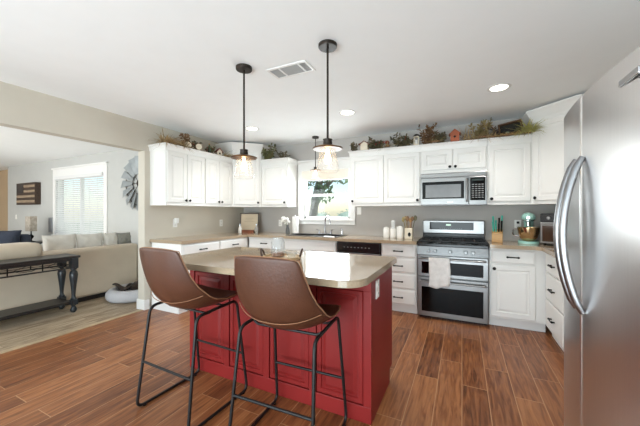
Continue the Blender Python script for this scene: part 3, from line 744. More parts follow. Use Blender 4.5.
for dx, dy, dz in ((-.07, 0, .2), (-.02, -.02, .22), (-.045, .02, .16), (.01, .01, .18)): tube(b, [(0, 0, .05), (dx*.4, dy, dz*.7), (dx, dy, dz)], .003, 5)
obj('stems', b, M_green, t)

def canister(label, x, r, h, pump=False):
    t = thing('canister', label, 'canister', (x, 4.12, .921))
    b = B(); lathe(b, [(r*.94, 0), (r, .006), (r, h-.01), (r*.9, h), (0, h)], 24); obj('body', b, M_ceramic, t, True)
    if not pump:
        b = B(); lathe(b, [(r*.95, h), (r*.95, h+.012), (r*.5, h+.025), (.012, h+.03), (0, h+.032)], 24); obj('lid', b, M_ceramic, t, True)
    else:
        b = B(); lathe(b, [(r*.8, h), (r*.8, h+.015), (.02, h+.02), (.026, h+.04), (.028, h+.10), (.016, h+.115), (0, h+.116)], 24); obj('lid', b, mat('glass_lid', (226, 228, 226), .1), t, True)
canister('squat white lidded canister, leftmost of the trio beside the range', -.955, .042, .125)
canister('white canister with a tall stopper, middle of the trio', -.862, .043, .13, True)
canister('white lidded canister beside the wooden spoon crock', -.768, .046, .14)
t = thing('utensil_crock', 'square cream crock with a dark label holding wooden utensils', 'utensil crock', (-.648, 4.12, .921))
b = B(); box(b, -.05, .05, -.05, .05, 0, .145, .008, 3); obj('crock', b, M_cream, t)
b = B(); lathe(b, [(.0, 0), (.019, 0), (.019, .003), (0, .003)], 18); xf(b, Matrix.Translation((.012, -.05, .06)) @ RY @ Matrix.Scale(1.5, 4, (0, 1, 0))); obj('oval_label', b, M_black, t)
for k, (dx, dy, L, mm, wd) in enumerate(((-.07, 0, .29, M_olive, .022), (-.045, .02, .31, M_straw, .018), (-.015, -.01, .30, M_brown, .024), (.015, .015, .28, M_lightwood, .02), (.04, 0, .30, M_brown, .022), (.075, .01, .31, M_dkgreen, .024))):
    b = B(); tube(b, [(dx*.3, dy, .02), (dx, dy, L-.05)], .006, 6); ball(b, (dx*1.08, dy, L-.03), wd, 2, (1, .35, 1.6)); obj('utensil', b, mm, t, True)

t = thing('knife_block', 'light wood knife block with teal-handled knives right of the range', 'knife block', (.385, 4.12, .921), math.radians(-8))
b = B(); v = [(-.07, 0), (.07, 0), (.07, .15), (-.07, .11)]
a1 = [b.verts.new((-.055, y, z)) for y, z in v]; a2 = [b.verts.new((.055, y, z)) for y, z in v]
b.faces.new(a1); b.faces.new(a2[::-1])
for k in range(4): b.faces.new((a1[k], a1[(k+1) % 4], a2[(k+1) % 4], a2[k]))
obj('block', b, M_lightwood, t)
for k, (x, y, L) in enumerate(((-.04, .035, .17), (-.015, .04, .12), (.015, .04, .15), (.042, .035, .18), (-.04, -.01, .12), (-.014, -.015, .1), (.014, -.015, .1), (.04, -.01, .13))):
    z = .13+(y)*.28
    b = B(); tube(b, [(x, y, z-.005), (x*1.15, y-.02, z+L)], .0095, 8, taper=[.8, 1.1]); kn = obj('knife_handle', b, M_tealp if k in (0, 1, 3, 4, 5) else M_black, t, True)

t = thing('stand_mixer', 'mint green stand mixer with shiny bowl on the right counter', 'mixer', (.70, 4.15, .921), math.radians(-10))
b = B(); prism(b, rrect(-.10, .10, -.17, .15, (.09, .09, .06, .06)), 0, .028); bmesh.ops.bevel(b, geom=[e for e in b.edges if min(v.co.z for v in e.verts) > .02], offset=.01, segments=2, affect='EDGES')
obj('base', b, M_teal, t, True)
b = B(); tube(b, [(0, .095, .02), (0, .10, .12), (0, .09, .21), (0, .07, .27)], .052, 16, taper=[1.15, .95, .9, 1.0]); obj('column', b, M_teal, t, True)
b = B(); ball(b, (0, -.02, .298), .075, 3, (.95, 2.25, .78)); obj('head', b, M_teal, t, True)
b = B(); lathe(b, [(.018, 0), (.02, .008), (.016, .014), (0, .014)], 20); xf(b, Matrix.Translation((0, -.183, .298)) @ RY); obj('hub_cap', b, M_chrome, t, True)
b = B(); shell(b, [(.060, .262), (.0655, .262), (.0655, .275), (.060, .275)], 28); 
for v in b.verts: v.co.y = v.co.y*2.15-.02; v.co.x *= 1.02
obj('trim_band', b, M_chrome, t, True)
b = B(); tube(b, [(0, -.09, .25), (0, -.09, .20)], .018, 12); obj('beater_shaft', b, M_chrome, t, True)
b = B(); shell(b, [(.04, .03), (.055, .032), (.085, .07), (.102, .12), (.107, .17), (.108, .185), (.104, .185), (.10, .13), (.05, .045)], 32, (0, -.075, 0)); bo = obj('bowl', b, M_amber_metal, t, True)
b = B(); tube(b, fillet([(-.10, -.08, .17), (-.15, -.08, .165), (-.15, -.08, .09), (-.085, -.08, .08)], .03), .008, 8); obj('bowl_handle', b, M_chrome, bo, True)

t = thing('toaster_oven', 'black and steel countertop toaster oven beside the refrigerator', 'toaster oven', (1.03, 3.98, .921), math.radians(-38))
b = B(); box(b, -.20, .20, -.15, .15, .015, .345, .012, 3); obj('body', b, mat('oven_black', (34, 33, 33), .35, .2), t)
b = B(); box(b, -.195, .195, -.165, -.15, .02, .25, .006); do = obj('door', b, M_steel, t)
b = B(); box(b, -.172, .172, -.168, -.165, .04, .212, .002); obj('window', b, mat('oven_glass', (70, 48, 34), .08, var=.25, scale=10), do)
b = B(); tube(b, fillet([(-.15, -.165, .228), (-.15, -.195, .228), (.15, -.195, .228), (.15, -.165, .228)], .012), .008, 8); obj('handle', b, M_steel, do, True)
b = B(); box(b, -.195, .195, -.163, -.15, .258, .335, .004); cp = obj('control_panel', b, M_enamel, t)
for x in (-.11, -.03, .05, .13):
    b = B(); lathe(b, [(.019, 0), (.017, .018), (0, .019)], 16); xf(b, Matrix.Translation((x, -.163, .297)) @ RY); obj('knob', b, M_steel, cp, True)
for sx in (-1, 1):
    for sy in (-1, 1):
        b = B(); lathe(b, [(.012, 0), (.014, .016)], 10, (sx*.17, sy*.12, 0)); obj('foot', b, M_black, t)

o = outlet('white outlet low on the left wall with a white plug-in night light', (LX, 2.913, 1.12), PI/2)
b = B(); box(b, -.03, .03, -.05, -.0095, 0, .075, .008, 3); b2 = obj('night_light', b, M_plastic, o, True)
outlet('white outlet on the left wall near the tall corner cabinet', (LX, 3.815, 1.095), PI/2)
outlet('white outlet on the back wall between leaning sign and flowers', (-2.91, BY, 1.088), 0)
o = outlet('white outlet behind the mint green stand mixer with a black plug', (.63, BY, 1.125), 0)
b = B(); box(b, -.014, .014, -.035, -.0095, .012, .04, .004); obj('plug', b, M_black, o)
outlet('white wall switch tucked beside the right casing of the sink window', (-1.445, BY, 1.30), 0, 'switch')
outlet('white light switch on the living room wall under the wooden flag box', (-10.2, LY, 1.16), 0, 'switch')

# ------------------------------------------------------------------ tray group on the island
t = thing('serving_tray', 'round wooden tray with dark leather loop handles on the island', 'tray', (-1.218, 1.86, .9305), math.radians(25.8))
b = B(); lathe(b, [(.136, 0), (.144, .004), (.144, .022), (.136, .022), (.134, .010), (0, .010)], 40); obj('tray_base', b, M_traywood, t, True)
for s in (-1, 1):
    b = B(); pts = [(s*(.138+.016*math.sin(a*PI/10)), .05*math.cos(a*PI/10), .022+.05*math.sin(a*PI/10)) for a in range(11)]
    tube(b, pts, .007, 8); obj('loop_handle', b, mat('dark_leather', (72, 48, 34), .6), t, True)
t = thing('glass_jar', 'tall clear glass jar with amber candle base on the wooden tray', 'jar', (-1.262, 1.875, .941))
b = B(); shell(b, [(.02, .001), (.048, .001), (.052, .008), (.052, .11), (.042, .128), (.042, .148), (.039, .148), (.039, .13), (.049, .11), (.049, .01)], 28); obj('glass', b, glass_mat('jar_glass', (252, 254, 255), 1.4, frost=.11), t, True)
b = B(); lathe(b, [(.046, .006), (.047, .035), (0, .036)], 24); obj('amber_fill', b, mat('amber', (150, 96, 56), .35, var=.2), t, True)
t = thing('glass_bowl', 'small low clear glass bowl beside the jar on the tray', 'bowl', (-1.155, 1.90, .941))
b = B(); shell(b, [(.012, .001), (.026, .001), (.04, .018), (.044, .04), (.041, .04), (.037, .02), (.022, .006)], 26); obj('glass', b, glass_mat('bowl_glass', (252, 254, 255), 1.4, frost=.08), t, True)

# ------------------------------------------------------------------ decorations on top of the cabinets
def blade(bm, p, d, L, w, droop, rg):
    d = Vector(d).normalized(); side = d.cross(Vector((0, 0, 1)))
    side = side.normalized() if side.length > 1e-3 else Vector((1, 0, 0))
    prev = None; n = 4; q = Vector(p)
    for k in range(n+1):
        s = k/n; pos = Vector(p)+d*L*s+Vector((0, 0, -droop*L*s*s)); ww = w*(1-s)**.7+.0006
        cur = (bm.verts.new(pos-side*ww), bm.verts.new(pos+side*ww))
        if prev: bm.faces.new((prev[0], prev[1], cur[1], cur[0]))
        prev = cur
def grass(label, loc, m, n=40, L=.2, spread=(.1, .05), up=.5, droop=.5, name='dried_grass', w=.004, bias=(0, 0)):
    L *= 1.3; n = int(n*1.2); up *= 1.15
    t = thing(name, label, 'plant', loc); t['kind'] = 'thing'
    b = B()
    for _ in range(n):
        a = rnd.uniform(0, 2*PI); e = rnd.uniform(.05, up); p = (rnd.uniform(-spread[0], spread[0]), rnd.uniform(-spread[1], spread[1]), .006)
        blade(b, p, (math.cos(a)+bias[0], math.sin(a)*.8+bias[1], e*2), L*rnd.uniform(.5, 1.15), w, droop*rnd.uniform(.2, 1), rnd)
    for v in b.verts:
        if v.co.z < -.10: v.co.z = -.10
    obj('blades', b, m, t)
    b = B(); ball(b, (0, 0, .012), .05, 2, (spread[0]/.06+.3, .6, .25))
    for v in b.verts: v.co.z = max(v.co.z, 0)
    obj('stem_base', b, M_brown, t)
    return t
def leafy(label, loc, m, n=60, ext=(.12, .06, .1), size=.022, stems=6, berries=0, berry_m=None, name='greenery_bunch'):
    ext = (ext[0], ext[1], ext[2]*1.2); ext = (ext[0]*1.35, ext[1], ext[2]); size *= 1.12; n = int(n*1.3); stems = int(stems*1.3)
    t = thing(name, label, 'plant', loc); t['kind'] = 'thing'
    b = B()
    tips = []
    for _ in range(stems):
        e = (rnd.uniform(-ext[0], ext[0]), rnd.uniform(-ext[1], ext[1]), rnd.uniform(.45, 1.25)*ext[2]); s0 = (e[0]*.35, e[1]*.35, 0.004)
        mid = ((e[0]+s0[0])/2+rnd.uniform(-.02, .02), (e[1]+s0[1])/2, e[2]*.62)
        tube(b, [s0, mid, e], .0022, 5); tips.append((Vector(s0), Vector(mid), Vector(e)))
    obj('stems', b, M_brown, t)
    b = B()
    for _ in range(int(n*1.7)):
        s0, mid, e = rnd.choice(tips); u = rnd.random(); p = (s0*(1-u)+mid*u) if rnd.random() < .5 else (mid*(1-u)+e*u)
        a = Vector((rnd.uniform(-1, 1), rnd.uniform(-1, 1), rnd.uniform(-.4, .9))).normalized(); q = a.orthogonal().normalized(); s = size*rnd.uniform(.6, 1.3)
        tip = p+a*s*2
        if tip.z < .003: tip.z = .003
        l = p+a*s+q*s*.5; r = p+a*s-q*s*.5; l.z = max(l.z, .003); r.z = max(r.z, .003)
        vs = [b.verts.new(x) for x in (p, l, tip, r)]; b.faces.new(vs)
    obj('leaves', b, m, t)
    if berries:
        b = B()
        for _ in range(berries):
            s0, mid, e = rnd.choice(tips); u = rnd.random(); p = mid*(1-u)+e*u; ball(b, (p.x, p.y-.015, max(p.z, .012)), rnd.uniform(.006, .013), 1)
        q = obj('berries', b, berry_m, t, True); q['kind'] = 'stuff'
    return t
def birdhouse(label, loc, rz, m, mr, w=.05, d=.05, h=.09, name='birdhouse', hole=True, rh=.045, cat='birdhouse'):
    t = thing(name, label, cat, loc, rz)
    b = B(); v = [(-w, 0), (w, 0), (w, h), (0, h+rh), (-w, h)]
    a1 = [b.verts.new((x, -d, z)) for x, z in v]; a2 = [b.verts.new((x, d, z)) for x, z in v]
    b.faces.new(a1); b.faces.new(a2[::-1])
    for k in range(5): b.faces.new((a1[k], a1[(k+1) % 5], a2[(k+1) % 5], a2[k]))
    obj('house_body', b, m, t)
    b = B()
    for s in (-1, 1):
        v = [(s*(w+.018), h-.018), (0, h+rh), (0, h+rh+.010), (s*(w+.018), h-.008)]
        a1 = [b.verts.new((x, -d-.012, z)) for x, z in v]; a2 = [b.verts.new((x, d+.012, z)) for x, z in v]
        b.faces.new(a1); b.faces.new(a2[::-1])
        for k in range(4): b.faces.new((a1[k], a1[(k+1) % 4], a2[(k+1) % 4], a2[k]))
    obj('roof', b, mr, t)
    if hole:
        b = B(); lathe(b, [(0, 0), (.014, 0), (.014, .003), (0, .003)], 14); xf(b, Matrix.Translation((0, -d, h*.55)) @ RY); obj('entry_hole', b, M_black, t)
        b = B(); tube(b, [(0, -d, h*.3), (0, -d-.03, h*.3)], .003, 6); obj('perch', b, M_brown, t)
    return t
TZ = H0+UH+.052   # top of the cabinet crowns
lx = LX+.30
grass('dried grass bunch at the living room end of the left cabinet tops', (lx-.02, 2.60, TZ), M_straw, 150, .2, (.05, .08), .5, .7, bias=(.15, -.25), w=.006)
grass('shorter dried sprigs beside the grass bunch on the left cabinets', (lx-.04, 2.80, TZ), M_straw, 90, .17, (.06, .09), .45, .7, bias=(.25, 0), w=.006)
leafy('brown seed-pod twigs behind the cream disc on the left cabinets', (lx-.06, 2.93, TZ), M_brown, 90, (.06, .10, .15), .02, 9, name='dried_twigs')
t = thing('cream_lantern', 'cream wicker ball among twigs on the left cabinet tops', 'ornament', (lx-.02, 2.90, TZ)); b = B(); ball(b, (0, 0, .05), .05, 2, (1, 1, .95)); obj('ball', b, M_cream, t, True); b = B(); tube(b, [(0, 0, .095), (0, 0, .125)], .004, 6); obj('stalk', b, M_brown, t)
t = thing('round_plaque', 'round cream clock-like disc standing on the left cabinet tops', 'ornament', (lx+.01, 3.06, TZ), PI/2*.7)
b = B(); lathe(b, [(.045, 0), (.05, .004), (.05, .016), (.045, .02), (0, .02)], 28); xf(b, Matrix.Translation((0, 0, .052)) @ RY); obj('rim', b, M_brown, t, True)
b = B(); lathe(b, [(0, 0), (.042, 0), (.042, .003), (0, .003)], 28); xf(b, Matrix.Translation((0, -.02, .052)) @ RY); obj('face', b, M_cream, t)
b = B(); box(b, -.04, .04, -.02, .012, 0, .006); obj('stand', b, M_brown, t)
leafy('dark leafy stems around the cream disc on the left cabinets', (lx-.08, 3.10, TZ), M_dkgreen, 80, (.05, .10, .10), .02, 8, 10, M_redf)
t = thing('glass_bottle', 'slim dark green bottle standing on the left cabinet tops', 'bottle', (lx-.02, 3.29, TZ)); b = B(); lathe(b, [(.022, 0), (.024, .005), (.024, .075), (.010, .10), (.010, .135), (0, .136)], 16); obj('body', b, mat('bottle_green', (46, 58, 40), .15), t, True); b = B(); lathe(b, [(.011, .136), (.011, .15), (0, .15)], 10); obj('cork', b, M_lightwood, t)
leafy('red-berried greenery between bottle and birdhouse on the left cabinets', (lx-.08, 3.36, TZ), M_green, 70, (.05, .08, .09), .02, 7, 10, M_redf)
birdhouse('cream birdhouse with dark red roof on the left cabinet tops', (lx-.03, 3.49, TZ), PI/2*.8, M_cream, M_roof, .04, .035, .065)
grass('wispy olive grass at the tall corner cabinet end of the left tops', (lx+.01, 3.63, TZ), M_olive, 50, .17, (.03, .08), .4, .7, bias=(.2, .2))
# above the single cabinet left of the window
leafy('green leafy bunch on the cabinet left of the sink window', (-2.97, 4.12, TZ), M_green, 150, (.10, .06, .17), .024, 14, name='greenery_bunch')
leafy('small dark sprig at the window end of the cabinet left of the sink', (-2.66, 4.10, TZ), M_dkgreen, 60, (.07, .05, .08), .018, 7, name='greenery_sprig')
# above the run right of the window
ry = 4.11
leafy('small dark sprig at the window end of the right cabinet tops', (-1.42, ry, TZ), M_dkgreen, 60, (.05, .05, .08), .018, 7, name='greenery_sprig')
birdhouse('white lantern house with dull red roof on the right cabinet tops', (-1.26, ry-.02, TZ), 0, M_cream, M_roof, .052, .045, .09, 'lantern_house', False, .03, 'ornament')
leafy('dark greenery with red berries right of the white lantern house', (-1.10, ry, TZ), M_dkgreen, 150, (.12, .06, .12), .024, 12, 14, M_redf)
t = grass('spidery lime sprig with red blossom over the cabinet edge', (-.92, ry-.09, TZ), M_olive, 26, .15, (.03, .02), .5, .9, name='trailing_sprig')
b = B(); ball(b, (0, 0, .06), .03, 2); obj('blossom', b, mat('rust_flower', (150, 70, 50), .8, var=.3, scale=30), t, True)
leafy('dense dark leaves between the blossom sprig and white lantern', (-.74, ry, TZ), M_dkgreen, 160, (.12, .06, .12), .022, 12, 4, M_redf)
t = thing('lantern', 'small white lantern with dark cap on the right cabinet tops', 'lantern', (-.545, ry-.03, TZ))
b = B(); box(b, -.032, .032, -.032, .032, 0, .012); box(b, -.032, .032, -.032, .032, .105, .115)
for sx in (-1, 1):
    for sy in (-1, 1): box(b, sx*.028-.004, sx*.028+.004, sy*.028-.004, sy*.028+.004, .012, .105)
obj('cage', b, M_cream, t)
b = B(); lathe(b, [(.018, .012), (.018, .07), (0, .07)], 14); obj('candle', b, M_ceramic, t)
b = B(); lathe(b, [(.05, .115), (.03, .14), (.008, .15), (0, .152)], 16); obj('cap', b, M_darkbronze, t)
leafy('tall dark brown foliage right of the white lantern', (-.40, ry, TZ), M_brown, 140, (.09, .06, .17), .024, 12)
leafy('dark leaves just left of the orange birdhouse', (-.24, ry, TZ), M_dkgreen, 80, (.06, .06, .10), .022, 8)
birdhouse('orange birdhouse on the cabinet over the microwave', (-.08, ry-.03, TZ), 0, M_orange, M_orange, .05, .05, .095)
grass('dried straw bunch right of the orange birdhouse', (.07, ry, TZ), M_straw, 60, .17, (.06, .04), .8, .5)
leafy('olive and brown leafy bunch over the cabinet right of the microwave', (.20, ry, TZ), M_olive, 130, (.10, .06, .15), .024, 12)
t = thing('vine_wreath', 'twisted brown vine wreath standing on the right cabinet tops', 'wreath', (.27, ry+.04, TZ), .2)
b = B()
for k in range(4): tube(b, [((.085+.008*math.sin(a*3+k))*math.cos(a), .01*math.sin(a*2+k*1.6), .095+(.085+.008*math.sin(a*3+k))*math.sin(a)) for a in [2*PI*j/28 for j in range(28)]], .005, 6, True)
obj('vines', b, M_brown, t, True)
grass('pale dried stalks in front of the vine wreath', (.32, ry-.06, TZ), M_straw, 36, .15, (.05, .03), .7, .7)
leafy('dark purple-green leaves left of the dark framed box', (.36, ry+.03, TZ), mat('leaf_purple', (92, 74, 76), .6, var=.3), 60, (.03, .04, .09), .02, 9)
grass('thin straw sprig trailing over the cabinet edge between the microwave and the dark box', (.22, ry-.10, TZ), M_straw, 30, .15, (.05, .015), .5, .9, name='trailing_sprig', bias=(0, -.4))
grass('thin olive sprig trailing over the cabinet edge left of the orange birdhouse', (-.30, ry-.10, TZ), M_olive, 22, .12, (.05, .015), .5, .8, name='trailing_sprig', bias=(0, -.3))
t = thing('shadow_box', 'dark open wooden box tilted on the right cabinet tops', 'box', (.53, ry-.015, TZ+.014), math.radians(-4))
T = Matrix.Rotation(math.radians(-10), 4, 'X') @ Matrix.Rotation(math.radians(-9), 4, 'Y')
b = B(); w, h = .12, .15
for q in ((-w, w, .0, .014), (-w, w, h-.014, h), (-w, -w+.014, .014, h-.014), (w-.014, w, .014, h-.014)): box(b, q[0], q[1], -.03, .03, q[2]+.012, q[3]+.012, .002)
xf(b, T); obj('frame', b, mat('aged_wood', (112, 80, 52), .6, var=.25), t)
b = B(); box(b, -w+.014, w-.014, .02, .028, .026, h-.002); xf(b, T); obj('backing', b, mat('dark_backing', (34, 34, 28), .7, var=.3), t)
b = B(); ball(b, (-.04, .008, .045), .026, 1, (1, .4, .7)); xf(b, T); obj('pale_ornament', b, mat('sage', (168, 176, 150), .8), t)
grass('golden straw pile in front of the dark open box', (.47, ry-.08, TZ), mat('golden_straw', (206, 170, 104), .8, var=.2), 90, .085, (.09, .02), .2, .4, bias=(0, -.2))
grass('spiky yellow-green grass at the right end of the cabinet tops', (.665, ry-.10, TZ), M_lime, 130, .19, (.05, .02), .7, .75, name='ornamental_grass', w=.006, bias=(.0, -.5))

# ------------------------------------------------------------------ living room
def cushion_bm(w, h, d, seed=0, n=12):
    """plump pillow standing: width along x, height along z, thickness along y"""
    rg = random.Random(seed); bm = B(); bmesh.ops.create_cube(bm, size=2); bmesh.ops.subdivide_edges(bm, edges=bm.edges, cuts=n, use_grid_fill=True)
    for v in bm.verts:
        x, y, z = v.co; f = (1-abs(x)**3.2)*(1-abs(z)**3.2)
        px = x*(1-.05*(1-z*z)); pz = z*(1-.05*(1-x*x))
        v.co = Vector((px*w/2, y*(d/2)*(.08+.92*max(f, 0)**.45), (pz+1)*h/2))
        v.co.y += .008*math.sin(9*x+seed)*math.cos(7*z+seed)
    return bm
t = thing('sofa', 'long beige linen sofa with its back to the kitchen', 'sofa', (-5.33, 1.5, 0))
# local: x to the right (kitchen side +), y along the sofa
b = B(); box(b, .26, .46, -1.75, 1.60, .06, .76, .05, 4); obj('backrest', b, M_sofa, t, True)
b = B(); box(b, -.50, .26, -1.70, 1.56, .06, .36, .03, 3); obj('seat_base', b, M_sofa, t, True)
for y0 in (-1.5, -.5, .5):
    b = B(); box(b, -.52, .24, y0+.005, y0+.985, .36, .52, .05, 4); obj('seat_cushion', b, M_sofa, t, True)
for y0, y1 in ((-1.75, -1.5), (1.485, 1.66)):
    b = B(); box(b, -.52, .40, y0, y1, .06, .70, .07, 5); obj('arm', b, M_sofa, t, True)
b = B(); box(b, -.48, .44, -1.70, 1.6, 0, .06); obj('base_rail', b, M_darkwood, t)  # dark wood rail set in under the sofa body
b = B(); box(b, .10, .50, -.95, .36, .66, .87, .09, 5)
for v in b.verts: v.co.z += .02*math.sin(v.co.y*5)
obj('back_cushion', b, M_sofa, t, True)
def pillow(label, loc, rz, tilt, w, h, d, m, seed):
    bm = cushion_bm(w, h, d, seed); xf(bm, Matrix.Rotation(math.radians(tilt), 4, 'X'))
    o = obj('throw_pillow', bm, m, None, True, loc); o.rotation_euler = (0, 0, rz)
    tag(o, label, 'pillow')
pillow('pale patterned throw pillow, left one on the sofa under the blinds', (-5.20, 2.19, .53), PI/2, -8, .40, .43, .15, M_pillow, 1)
pillow('pale patterned throw pillow, middle one on the sofa under the blinds', (-5.21, 2.575, .53), PI/2, -8, .37, .42, .15, M_pillow, 2)
pillow('pale patterned throw pillow, right one on the sofa under the blinds', (-5.20, 2.865, .53), PI/2, -8, .21, .42, .13, M_pillow, 3)
pillow('small grey-green throw pillow resting on the window-end arm of the beige sofa', (-5.21, 3.07, .702), PI/2+.1, -6, .24, .23, .12, M_gpillow, 4)

t = thing('console_table', 'black console table with turned legs behind the beige sofa', 'table', (-4.62, .95, 0))
b = B(); box(b, -.185, .185, -1.12, 1.12, .695, .725, .006); obj('tabletop', b, M_darkwood, t)
b = B()
for s in (-1, 1): box(b, s*.15-.012, s*.15+.012, -1.04, 1.04, .565, .58)
for yy in (-1, 1): box(b, -.15, .15, yy*1.04-.012, yy*1.04+.012, .565, .58); box(b, -.15, .15, yy*1.04-.012, yy*1.04+.012, .66, .695)
for s in (-1, 1):
    box(b, s*.15-.01, s*.15+.01, -1.04, 1.04, .66, .695)
obj('apron', b, M_darkwood, t)
for s in (-1, 1):
    b = B(); tube(b, [(s*.15, -1.0, .62), (s*.15, 1.0, .62)], .003, 6)
    for k in range(7):
        yc = -.9+k*.3
        tube(b, [(s*.15, yc-.11, .62), (s*.15, yc-.05, .645), (s*.15, yc+.05, .645), (s*.15, yc+.11, .62), (s*.15, yc+.05, .597), (s*.15, yc-.05, .597)], .004, 6, True)
        box(b, s*.15-.005, s*.15+.005, yc-.155, yc-.145, .58, .66)
    obj('scrollwork', b, M_black, t)
for sx in (-1, 1):
    for sy in (-1, 1):
        b = B(); cx, cy = sx*.145, sy*1.06
        box(b, cx-.038, cx+.038, cy-.038, cy+.038, .565, .695, .004)
        lathe(b, [(.03, .16), (.035, .175), (.022, .19), (.020, .22), (.026, .30), (.040, .42), (.046, .48), (.040, .52), (.020, .54), (.034, .55), (.034, .565)], 20, (cx, cy, 0))
        box(b, cx-.036, cx+.036, cy-.036, cy+.036, .10, .165, .004)
        lathe(b, [(.015, 0), (.03, .015), (.036, .04), (.025, .07), (.02, .08), (.03, .10)], 18, (cx, cy, 0))
        obj('leg', b, mat('leg_gunmetal', (44, 48, 52), .3, .1, var=.15), t, True)
b = B(); box(b, -.16, .16, -1.03, 1.03, .12, .15, .004); obj('lower_shelf', b, M_darkwood, t)

t = thing('pet_bed', 'grey round pet bed on the floor by the end of the sofa', 'pet bed', (-4.42, 2.80, 0))
b = B(); n = 30; pts = [(.27*math.cos(2*PI*k/n), .33*math.sin(2*PI*k/n), .085) for k in range(n)]; tube(b, pts, .085, 12, True); obj('bolster', b, M_petgrey, t, True)
b = B(); lathe(b, [(.22, .01), (.27, .03), (.25, .09), (0, .11)], 24); obj('cushion', b, M_petgrey, t, True)
bm = B(); bmesh.ops.create_grid(bm, x_segments=14, y_segments=14, size=.19)
for v in bm.verts: v.co.z = .05+.045*math.sin(v.co.x*17+1)*math.cos(v.co.y*15)+.03*math.sin(v.co.y*31)
o = obj('pet_blanket', bm, M_petdark, None, True, (-4.43, 2.74, .13)); m = o.modifiers.new('t', 'SOLIDIFY'); m.thickness = .02
tag(o, 'rumpled dark brown blanket lying in the grey pet bed', 'blanket')

# blinds on the living room window
t = thing('window_blind', 'white horizontal slat blind over the living room window', 'blind', ((VX0+VX1)/2, LY, VZ0))
w = (VX1-VX0)/2-.012; h = VZ1-VZ0
b = B(); box(b, -w, w, -.045, .012, h-.07, h-.004, .004); obj('headrail', b, M_blind, t)
for s in (-1, 1):
    b = B(); a0, a1 = (-w, -.006) if s < 0 else (.006, w)
    N = 29
    for k in range(N):
        z = .03+k*(h-.11)/(N-1)
        v = [(-.026, z-.016), (-.022, z-.016), (.008, z+.018), (.004, z+.018)]
        q1 = [b.verts.new((a0, y, zz)) for y, zz in v]; q2 = [b.verts.new((a1, y, zz)) for y, zz in v]
        b.faces.new(q1); b.faces.new(q2[::-1])
        for e in range(4): b.faces.new((q1[e], q1[(e+1) % 4], q2[(e+1) % 4], q2[e]))
    obj('slats', b, M_blind, t)
b = B(); box(b, -w, w, -.03, .01, 0, .018, .003); obj('bottom_rail', b, M_blind, t)
b = B()
for x in (-.75, -.45, -.15, .15, .45, .75): tube(b, [(x, -.03, .01), (x, -.03, h-.06)], .0025, 5)
obj('ladder_cords', b, M_blind, t)
# valance on the sink window
t = thing('roller_shade', 'rolled-up white shade at the top of the sink window', 'blind', ((WX0+WX1)/2, BY, WZ1-.15))
b = B(); box(b, -.425, .425, -.062, -.024, .0, .15, .012, 3); obj('cassette', b, mat('shade_fabric', (240, 234, 222), .8, var=.02), t)
b = B(); box(b, -.42, .42, -.05, -.036, -.012, .0, .003); obj('hem_bar', b, M_trim, t)

t = thing('windmill_ornament', 'grey metal windmill wheel hung on the living room wall by the opening', 'wall decor', (-5.22, LY-.005, 1.80))
NB = 16
for k in range(NB):
    a = 2*PI*k/NB; b = B(); ca, sa = math.cos(a), math.sin(a); ta, tb = -sa, ca
    def P(r, o, y): return (r*ca+o*ta, y, r*sa+o*tb)
    q = [b.verts.new(P(.17, -.022, -.03)), b.verts.new(P(.17, .022, -.045)), b.verts.new(P(.49, .075, -.06)), b.verts.new(P(.49, -.075, -.02))]
    q2 = [b.verts.new(v.co+Vector((0, .003, 0))) for v in q]
    b.faces.new(q); b.faces.new(q2[::-1])
    for e in range(4): b.faces.new((q[e], q[(e+1) % 4], q2[(e+1) % 4], q2[e]))
    obj('blade', b, M_winduct, t)
for r_ in (.2, .40):
    b = B(); tube(b, [(r_*math.cos(2*PI*k/40), -.012, r_*math.sin(2*PI*k/40)) for k in range(40)], .006, 6, True); obj('ring', b, M_darkbronze, t, True)
b = B(); lathe(b, [(.05, 0), (.05, .04), (.03, .05), (0, .05)], 20); xf(b, RY); obj('hub', b, M_darkbronze, t, True)
b = B()
for k in range(8): tube(b, [(0, -.02, 0), (.42*math.cos(PI*k/4), -.014, .42*math.sin(PI*k/4))], .005, 6)
obj('spokes', b, M_darkbronze, t)

t = thing('wooden_flag_box', 'rustic wooden striped flag box mounted on the living room wall', 'wall decor', (-9.39, LY-.001, 1.46))
b = B(); box(b, -.48, .48, -.107, 0, 0, .52, .004); obj('case', b, mat('flag_walnut', (78, 60, 48), .6, var=.25, stretch=(.6, 6, 6)), t)
b = B()
for k in range(4):
    x0 = -.08 if k > 1 else -.46
    box(b, x0, .46, -.113, -.107, .05+k*.12, .105+k*.12, .002)
obj('pale_stripes', b, mat('flag_stripe', (178, 156, 130), .7, var=.25, stretch=(.6, 6, 6)), t)
b = B(); box(b, -.46, -.10, -.112, -.107, .28, .50); obj('canton', b, mat('flag_canton', (66, 58, 54), .7, var=.2), t)

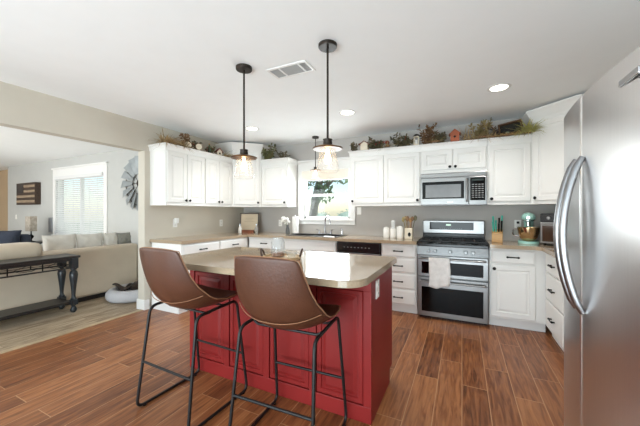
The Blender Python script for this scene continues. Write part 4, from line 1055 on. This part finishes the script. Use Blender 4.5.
t = thing('end_table', 'dark small end table under the lamp by the living room wall', 'table', (-8.45, 3.02, 0))
b = B(); box(b, -.25, .25, -.25, .25, .60, .63, .005); obj('tabletop', b, M_darkwood, t)
for sx in (-1, 1):
    for sy in (-1, 1):
        b = B(); box(b, sx*.21-.02, sx*.21+.02, sy*.21-.02, sy*.21+.02, 0, .60); obj('leg', b, M_darkwood, t)
t = thing('table_lamp', 'table lamp with rectangular mesh shade by the living room wall', 'lamp', (-8.45, 3.02, .6305))
b = B(); lathe(b, [(.07, 0), (.07, .012), (.02, .03), (.012, .06), (.04, .10), (.045, .13), (.012, .17), (.01, .26)], 20); obj('base', b, M_black, t, True)
b = B(); r4 = [(-.11, -.06), (.11, -.06), (.11, .06), (-.11, .06)]
a1 = [b.verts.new((x, y, .24)) for x, y in r4]; a2 = [b.verts.new((x, y, .56)) for x, y in r4]
for k in range(4): b.faces.new((a1[k], a1[(k+1) % 4], a2[(k+1) % 4], a2[k]))
o = obj('lamp_shade', b, M_shade, t); m = o.modifiers.new('t', 'SOLIDIFY'); m.thickness = .004
t = thing('wall_panel', 'grey rectangular panel on the wall left of the living room window', 'wall panel', (-8.40, LY-.001, .82))
b = B(); box(b, -.09, .09, -.03, 0, 0, .34, .006); obj('panel', b, mat('panel_grey', (158, 160, 162), .7), t)
b = B(); box(b, -.075, .075, -.033, -.03, .02, .32); obj('inset', b, mat('panel_grey2', (142, 144, 148), .8), t)

t = thing('armchair', 'dark navy upholstered armchair with loose back cushions in the living room', 'armchair', (-8.1, 2.15, 0), math.radians(35))
b = B(); box(b, -.55, .55, -.45, .45, .05, .40, .05, 4); obj('seat_base', b, M_navy, t, True)
b = B(); box(b, -.55, .55, .25, .48, .30, .84, .08, 5); obj('backrest', b, M_navy, t, True)
for s in (-1, 1):
    b = B(); box(b, s*.49-.12, s*.49+.12, -.46, .40, .05, .62, .08, 5); obj('arm', b, M_navy, t, True)
for s in (-1, 1):
    bm = cushion_bm(.52, .52, .22, 5+s); xf(bm, Matrix.Translation((s*.27, .12, .42)) @ Matrix.Rotation(math.radians(-12), 4, 'X')); obj('back_cushion', bm, M_navy, t, True)
